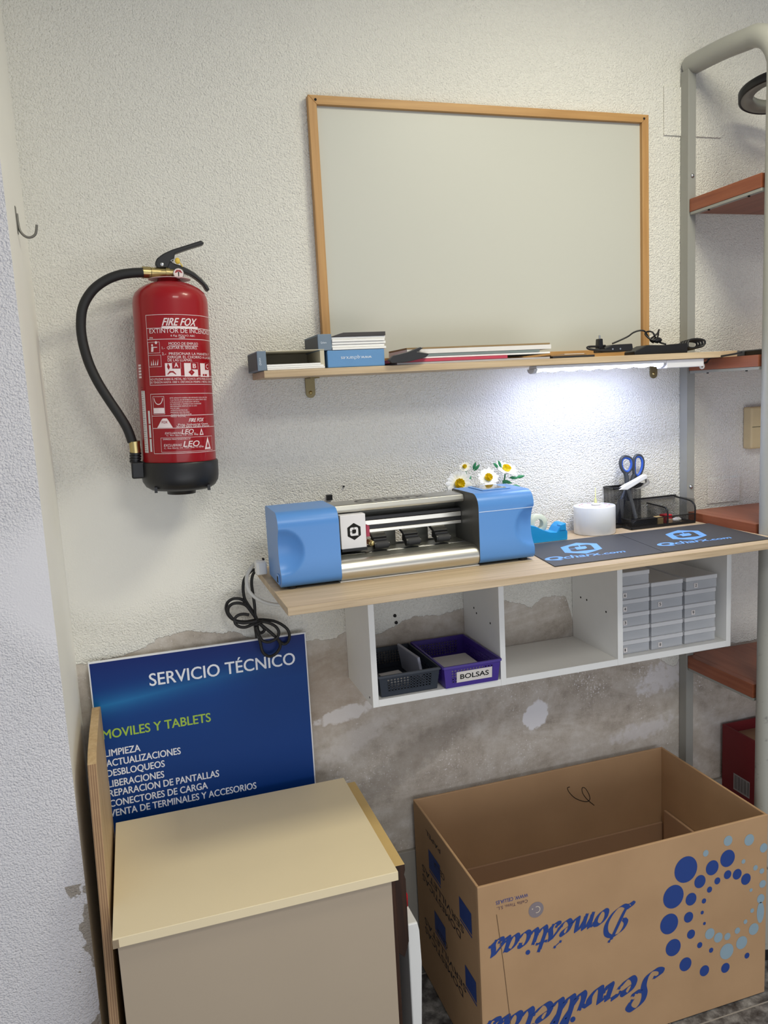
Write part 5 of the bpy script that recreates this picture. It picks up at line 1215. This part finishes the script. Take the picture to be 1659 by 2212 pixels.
def stick(name, label, cat, p0, p1, r, m, m2=None, group=None):
    b_ = MB().cyl(p0, p1, r, 14); p0 = Vector(p0); p1 = Vector(p1); d_ = (p1-p0).normalized()
    if m2: b_.cyl(p1-d_*.02, p1+d_*.002, r*1.08, 14, 1)
    return tag(obj(name, b_, [m]+([m2] if m2 else [])), label, cat, group)
stick('pen', 'grey pen leaning right inside the mesh pen holder', 'pen', (1.288, -.040, TZ+.006), (1.262, -.038, TZ+.100), .0048, mat('grey_pen', (150, 154, 160), .4))
stick('pen', 'grey pen leaning left inside the mesh pen holder', 'pen', (1.222, -.018, TZ+.006), (1.264, -.022, TZ+.098), .0046, mat('slate_pen', (104, 110, 120), .4))
stick('pen', 'dark blue pen low inside the mesh pen holder', 'pen', (1.252, -.010, TZ+.006), (1.270, -.010, TZ+.088), .0052, mat('navy_pen', (36, 42, 76), .4))
kn = thing('utility_knife', 'black ribbed tool with a gold band lying in the front tray', 'knife', (1.30, -.078, TZ+.004))
b_ = MB().prism([(1.238, TZ+.004), (1.315, TZ+.004), (1.318, TZ+.0255), (1.252, TZ+.0255), (1.239, TZ+.016)], 1, -.090, -.066, 0, .003)
for i in range(3): b_.box(1.256, 1.313, -.0908, -.0895, TZ+.008+.005*i, TZ+.010+.005*i)
obj('grip', b_, m_blackgloss, kn)
obj('band', MB().box(1.318, 1.336, -.089, -.067, TZ+.004, TZ+.0258, 0, .002), mat('gold_band', (196, 168, 112), .4, .2), kn)
tag(obj('eraser', MB().box(1.351, 1.374, -.075, -.050, TZ+.0035, TZ+.0265, 0, .0015), mat('red_block', (198, 22, 40), .4)), 'small red block in the right tray of the pen holder', 'block')
tag(obj('wooden_peg', MB().cyl((1.340-.001+.0035, -.045, TZ+.012), (1.3495, -.045, TZ+.012), .0001).box(1.349, 1.3505, -.046, -.044, TZ+.004, TZ+.02) if False else MB().box(1.352, 1.366, -.089, -.078, TZ+.0035, TZ+.017, 0, .003), mat('pale_wood_peg', (222, 186, 150), .6)), 'pale wooden stub in front of the small red block', 'stub')
tag(obj('crumpled_tissue', MB().sphere((1.390, -.072, TZ+.0105), .008, 0, 12, 8, (1.9, 1.1, .8)), mat('tissue_white', (228, 226, 222), .8, bump=.6, bs=300)), 'crumpled white scrap in the right tray of the pen holder', 'paper')

# ------------------------------------------------------------ paper daisies behind the machine
m_pet = mat('petal_white', (238, 238, 236), .7, var=.02)
m_yel = mat('daisy_yellow', (250, 226, 40), .6, var=.08, vs=200)
m_leaf = mat('leaf_green', (46, 132, 84), .6, var=.15)
def daisy(label, c, nrm, R_, npet, seed):
    rnd = random.Random(seed)
    n_v = Vector(nrm).normalized(); u_v = n_v.orthogonal().normalized(); w_v = n_v.cross(u_v); c = Vector(c)
    base = Vector((c.x*.6+.845*.4 if c.x > 0 else c.x, -.055, TZ+.0012))
    d_ = thing('paper_daisy', label, 'flower', tuple(base), (0, 0, 0), 'paper daisies behind the machine')
    obj('stem', MB().tube([base, base*.5+c*.5+Vector((0, .01, 0)), c-n_v*.004], .0018, 6), m_leaf, d_)
    pt = MB()
    for ringi, (rk_, off_) in enumerate(((1, 0), (.86, .5))):
        for i in range(npet):
            a_ = 2*PI*(i+off_)/npet+rnd.uniform(-.06, .06)
            dr = u_v*math.cos(a_)+w_v*math.sin(a_); sd_ = n_v.cross(dr)
            Rl = R_*rk_*rnd.uniform(.92, 1.06); wd = R_*.17
            lift = rnd.uniform(.10, .30)
            row = []
            for t_, ww in ((.22, .5), (.55, 1.0), (.85, .9), (1.0, .35)):
                q_ = c+dr*Rl*t_+n_v*(R_*lift*t_*t_*(1-.5*ringi)+.001*ringi)
                row += [q_-sd_*wd*ww, q_+n_v*wd*.22*ww, q_+sd_*wd*ww]
            fs = []
            for k_ in range(3):
                for j in range(2): a0_ = k_*3+j; fs.append((a0_, a0_+1, a0_+4, a0_+3))
            pt.add(row, fs, 0, True)
    obj('petals', pt, m_pet, d_)
    ct_ = MB()
    for k_ in range(3):
        r_ = R_*(.36-.09*k_); pr_ = []
        N_ = 22; vs = []
        for i in range(N_):
            a_ = 2*PI*i/N_; rr_ = r_*(1+.06*(-1)**i)
            for h_, f_ in ((.0, .85), (R_*.30+.002*k_, 1.05)):
                vs.append(c+(u_v*math.cos(a_)+w_v*math.sin(a_))*rr_*f_+n_v*(h_+.001))
        ct_.add(vs, [(2*i, 2*((i+1) % N_), 2*((i+1) % N_)+1, 2*i+1) for i in range(N_)], 0, False)
    ct_.add([c+(u_v*math.cos(2*PI*i/16)+w_v*math.sin(2*PI*i/16))*R_*.33+n_v*R_*.12 for i in range(16)], [tuple(range(16))])
    obj('centre', ct_, m_yel, d_)
    return d_, base, c
F_ = [(0.7598, -0.062, 1.3027), (0.8333, -0.062, 1.312), (0.8899, -0.062, 1.3253), (0.7856, -0.062, 1.3407)]
dz_ = []
dz_.append(daisy('white paper daisy furthest left, drooping over the silver top bar', F_[0], (-.1, -1, .15), .034, 15, 1))
dz_.append(daisy('white paper daisy in the middle, directly above the touch screen', (F_[1][0]-.002, -.078, F_[1][2]), (-.05, -.85, .5), .0265, 14, 2))
dz_.append(daisy('white paper daisy highest at right, facing upwards', (F_[2][0]+.006, -.048, F_[2][2]), (.15, -.5, .8), .030, 14, 3))
d4 = daisy('small half-open yellow daisy bud behind the left and middle daisies', (F_[3][0], -.045, F_[3][2]), (-.5, -.6, .6), .015, 9, 4)
def leaves(par, pts, s):
    b_ = MB()
    for (x, y, z), (dx, dz) in pts:
        dv = Vector((dx, -.25, dz)).normalized(); sv = dv.cross(Vector((0, -1, .3))).normalized(); o_ = Vector((x, y, z))
        row = []
        for t_, w_ in ((0, .05), (.35, .5), (.7, .42), (1, .03)):
            q_ = o_+dv*s*t_; row += [q_-sv*s*.36*w_, q_+Vector((0, -.002, .0)), q_+sv*s*.36*w_]
        b_.add(row, [(k_*3+j, k_*3+j+1, k_*3+j+4, k_*3+j+3) for k_ in range(3) for j in range(2)], 0, True)
    obj('leaf', b_, m_leaf, par)
LF = [(0.8071, -0.05, 1.3298), (0.8046, -0.05, 1.3324), (0.8749, -0.05, 1.3316), (0.8828, -0.05, 1.3322), (0.9031, -0.05, 1.3052), (0.8844, -0.05, 1.2995), (0.9105, -0.05, 1.2852), (0.7989, -0.05, 1.3185), (0.9217, -0.05, 1.3037)]
leaves(d4[0], [(LF[0], (.7, .8)), (LF[1], (.3, 1)), (LF[7], (-.5, -.6))], .022)
leaves(dz_[2][0], [(LF[2], (-.7, .6)), (LF[3], (-.5, .8)), (LF[4], (1, -.1)), (LF[8], (1, .15))], .024)
leaves(dz_[1][0], [(LF[5], (.8, -.3)), (LF[5], (.3, -.8)), (LF[6], (.9, -.3))], .026)

# ------------------------------------------------------------ storage bins in the left compartment
BZ0 = .8460
def bin_(name, label, m, xf0, xf1, xb0, xb1, yf, yb, h, inset, hole_nx, rim, font=None):
    """tapered perforated basket: rim corners given, foot set in"""
    t_ = thing(name, label, 'bin', ((xf0+xf1)/2, (yf+yb)/2, BZ0), (0, 0, 0), 'perforated bins in the left compartment')
    rimc = [Vector((xf0, yf, BZ0+h)), Vector((xf1, yf, BZ0+h)), Vector((xb1, yb, BZ0+h)), Vector((xb0, yb, BZ0+h))]
    ftc = [Vector((xf0+inset, yf+inset, BZ0+.0008)), Vector((xf1-inset, yf+inset, BZ0+.0008)), Vector((xb1-inset, yb-inset, BZ0+.0008)), Vector((xb0+inset, yb-inset, BZ0+.0008))]
    th_ = .0018
    def slab(b_, fn, u0, u1, v0, v1, nrm):
        o_ = [fn(u0, v0), fn(u1, v0), fn(u1, v1), fn(u0, v1)]; i_ = [p-nrm*th_ for p in o_]
        b_.add(o_+i_, [(0, 1, 2, 3), (7, 6, 5, 4), (0, 4, 5, 1), (1, 5, 6, 2), (2, 6, 7, 3), (3, 7, 4, 0)])
    b_ = MB()
    for k_ in range(4):
        a0_, a1_, c0_, c1_ = ftc[k_], ftc[(k_+1) % 4], rimc[k_], rimc[(k_+1) % 4]
        fn = lambda u, v: (a0_*(1-u)+a1_*u)*(1-v)+(c0_*(1-u)+c1_*u)*v
        nrm = (a1_-a0_).cross(c0_-a0_).normalized()
        nx = hole_nx if k_ % 2 == 0 else int(hole_nx*1.6); ny = 5
        U0, U1, V0, V1 = .12, .88, .20, .82
        slab(b_, fn, 0, 1, 0, V0, nrm); slab(b_, fn, 0, 1, V1, 1, nrm); slab(b_, fn, 0, U0, V0, V1, nrm); slab(b_, fn, U1, 1, V0, V1, nrm)
        du = (U1-U0)/nx; dv = (V1-V0)/ny; hw = .56
        for i in range(nx+1):
            ua = U0+du*i-du*(1-hw)/2; ub = U0+du*i+du*(1-hw)/2
            slab(b_, fn, max(U0, ua), min(U1, ub), V0, V1, nrm)
        for j in range(ny+1):
            va = V0+dv*j-dv*(1-hw)/2; vb = V0+dv*j+dv*(1-hw)/2
            slab(b_, fn, U0, U1, max(V0, va), min(V1, vb), nrm)
    b_.add(ftc, [(0, 1, 2, 3)])
    obj('basket', b_, m, t_)
    r_ = MB()
    for k_ in range(4):
        a_, c_ = rimc[k_], rimc[(k_+1) % 4]; d_ = (c_-a_).normalized(); n_ = Vector((d_.y, -d_.x, 0))
        o_ = [a_-d_*.001, c_+d_*.001]
        vs = []
        for p in o_: vs += [p+n_*.0030+Vector((0, 0, .0012)), p-n_*.0018+Vector((0, 0, .0012)), p-n_*.0018-Vector((0, 0, .004)), p+n_*.0030-Vector((0, 0, .004))]
        r_.add(vs, [(0, 1, 5, 4), (1, 2, 6, 5), (2, 3, 7, 6), (3, 0, 4, 7), (3, 2, 1, 0), (4, 5, 6, 7)])
    obj('rim', r_, m, t_)
    return t_, rimc, ftc
m_navy = mat('dark_navy_plastic', (36, 44, 56), .4, var=.04)
m_purp = mat('purple_plastic', (66, 44, 140), .38, var=.04)
b1, rc1, fc1 = bin_('storage_bin', 'dark navy perforated bin in the left compartment', m_navy, .4830, .6310, .4850, .6240, -.2120, -.0130, .0520, .0060, 14, 0)
b2, rc2, fc2 = bin_('storage_bin', 'purple perforated bin with a white BOLSAS label', m_purp, .6360, .7795, .6330, .7750, -.2260, -.0130, .0540, .0055, 14, 0)
lb = [(0.668, 0.8572), (0.7579, 0.8573), (0.6692, 0.8863), (0.7588, 0.8845), (0.6776, 0.8646), (0.7509, 0.8641)]
fa, fb_ = fc2[0], rc2[0]
def bf(u, v):   # on the sloping front of the purple bin
    t_ = (v-fa.z)/(fb_.z-fa.z); y = fa.y+(fb_.y-fa.y)*t_
    return (u, y-.0012, v)
def bf2(u, v): p = bf(u, v); return (p[0], p[1]-.0003, p[2])
lm_ = MB()
z0_, z1_ = BZ0+.012, BZ0+.0385
cxx = (lb[0][0]+lb[1][0])/2; hwid = (lb[1][0]-lb[0][0])/2
o_ = [bf(cxx-hwid, z0_), bf(cxx+hwid, z0_), bf(cxx+hwid, z1_), bf(cxx-hwid, z1_)]
lm_.add(o_+[(p[0], p[1]+.0010, p[2]) for p in o_], [(0, 1, 2, 3), (0, 4, 5, 1), (1, 5, 6, 2), (2, 6, 7, 3), (3, 7, 4, 0)])
lm_.text('BOLSAS', lambda u, v: bf2(cxx-hwid*.80+u, z0_+.0080+v), 1, .035, hwid*1.6, .0115)
obj('name_label', lm_, [mat('label_white', (222, 216, 210), .6), m_hole], b2)
cd_ = mat('white_card', (206, 204, 204), .7, var=.02)
b_ = MB().box(.655, .760, -.170, -.060, BZ0+.0012, BZ0+.022, 0, .0008); 
tag(obj('card_stack', b_, cd_), 'stack of white cards lying in the purple bin', 'cards')
def tilt(c_, rot): 
    R_ = Matrix.Rotation(rot[2], 4, 'Z') @ Matrix.Rotation(rot[1], 4, 'Y') @ Matrix.Rotation(rot[0], 4, 'X')
    return lambda p: R_ @ p+Vector(c_)
b_ = MB().box(-.027, .027, -.035, .035, 0, .016, 0, .0008)
b_.rect(lambda u, v: (u, v, .0163), -.017, .012, .004, .0056, 1).rect(lambda u, v: (u, v, .0163), -.017, .015, -.004, -.0024, 1)
fnn = tilt((.545, -.130, BZ0+.0015), (0, 0, .10)); b_.v = [tuple(fnn(Vector(p))) for p in b_.v]
tag(obj('card_stack', b_, [cd_, m_slate2]), 'small block of white cards with grey lines in the navy bin', 'cards')
m_bag = NT('clear_bag'); m_bag.set(Base_Color=lin((170, 172, 186)), Roughness=.2, Alpha=.75)
b_ = MB().box(-.0035, .0035, -.062, .062, 0, .066, 0, .002); fnn = tilt((.600, -.110, BZ0+.004), (0, -.16, .08)); b_.v = [tuple(fnn(Vector(p))) for p in b_.v]
tag(obj('clear_bag_pack', b_, m_bag.m), 'pack of clear plastic bags standing in the navy bin', 'bags')
b_ = MB().box(.498, .512, -.150, -.05, BZ0+.0015, BZ0+.020, 0, .002)
tag(obj('black_sleeve', b_, m_black), 'small black sleeve against the left side of the navy bin', 'sleeve')

# ------------------------------------------------------------ translucent boxes in the right compartment
m_clear = NT('frosted_clear_plastic'); m_clear.set(Base_Color=lin((236, 239, 244)), Roughness=.3, Alpha=.30)
m_lid = NT('frosted_lid'); m_lid.set(Base_Color=lin((244, 245, 248)), Roughness=.3, Alpha=.6)
m_stk = mat('sticker_white', (214, 208, 206), .5)
PH = .0356
def clear_box(label, x0, x1, y0, z0, h, num=None, nx_=0.0):
    t_ = thing('clear_box', label, 'box', ((x0+x1)/2, (y0-.02)/2, z0), (0, 0, 0), 'translucent boxes in the right compartment')
    y1 = -.022; w_ = .0012; zb_ = z0+.0003; zl = z0+h*.66
    b_ = MB().box(x0+.002, x1-.002, y0+.002, y1-.002, zb_, zb_+w_)
    b_.box(x0+.002, x1-.002, y0+.002, y0+.002+w_, zb_+w_, zl); b_.box(x0+.002, x1-.002, y1-.002-w_, y1-.002, zb_+w_, zl)
    b_.box(x0+.002, x0+.002+w_, y0+.002+w_, y1-.002-w_, zb_+w_, zl); b_.box(x1-.002-w_, x1-.002, y0+.002+w_, y1-.002-w_, zb_+w_, zl)
    obj('tray', b_, m_clear.m, t_)
    obj('lid', MB().box(x0+.0004, x1-.0004, y0, y1, zl+.0003, z0+h-.0003, 0, .0022, 3), m_lid.m, t_)
    if num:
        sx0 = x0+nx_; s_ = .0125
        sb_ = MB().box(sx0, sx0+s_*.85, y0+.0010, y0+.0019, z0+.0055, z0+.0055+s_)
        sb_.text(num, lambda u, v: (sx0+s_*.25+u, y0+.0007, z0+.0085+v), 1, .02, s_*(.36 if num != '1' else .2), .0072)
        obj('number_sticker', sb_, [m_stk, m_hole], t_)
Z0 = .8458
for nm, x0, x1, y0, nums, lab in (('left', 1.1235, 1.2150, -.196, {0: '1', 2: '3', 3: '4', 4: '6'}, 6), ('middle', 1.2172, 1.3140, -.198, {0: '8', 3: '5'}, 5), ('right', 1.3190, 1.4170, -.197, {2: '9', 4: '2'}, 5)):
    for i in range(lab):
        dx = .004 if (nm == 'right' and i == 4) else 0
        if i in nums: lbl_ = 'translucent box with sticker %s in the %s stack' % (nums[i], nm)
        else:
            up = nums.get(i+1); dn = nums.get(i-1)
            if i == lab-1: lbl_ = 'topmost unnumbered translucent box of the %s stack' % nm
            elif i == 0: lbl_ = 'lowest unnumbered translucent box of the %s stack' % nm
            elif up and dn: lbl_ = 'unnumbered translucent box between stickers %s and %s in the %s stack' % (dn, up, nm)
            elif up: lbl_ = 'unnumbered translucent box just under sticker %s in the %s stack' % (up, nm)
            else: lbl_ = 'unnumbered translucent box just above sticker %s in the %s stack' % (dn, nm)
        clear_box(lbl_, x0+dx, x1+dx, y0, Z0+PH*i, PH, nums.get(i), .0135 if nm == 'left' else .022+(.004 if nums.get(i) == '2' else 0))
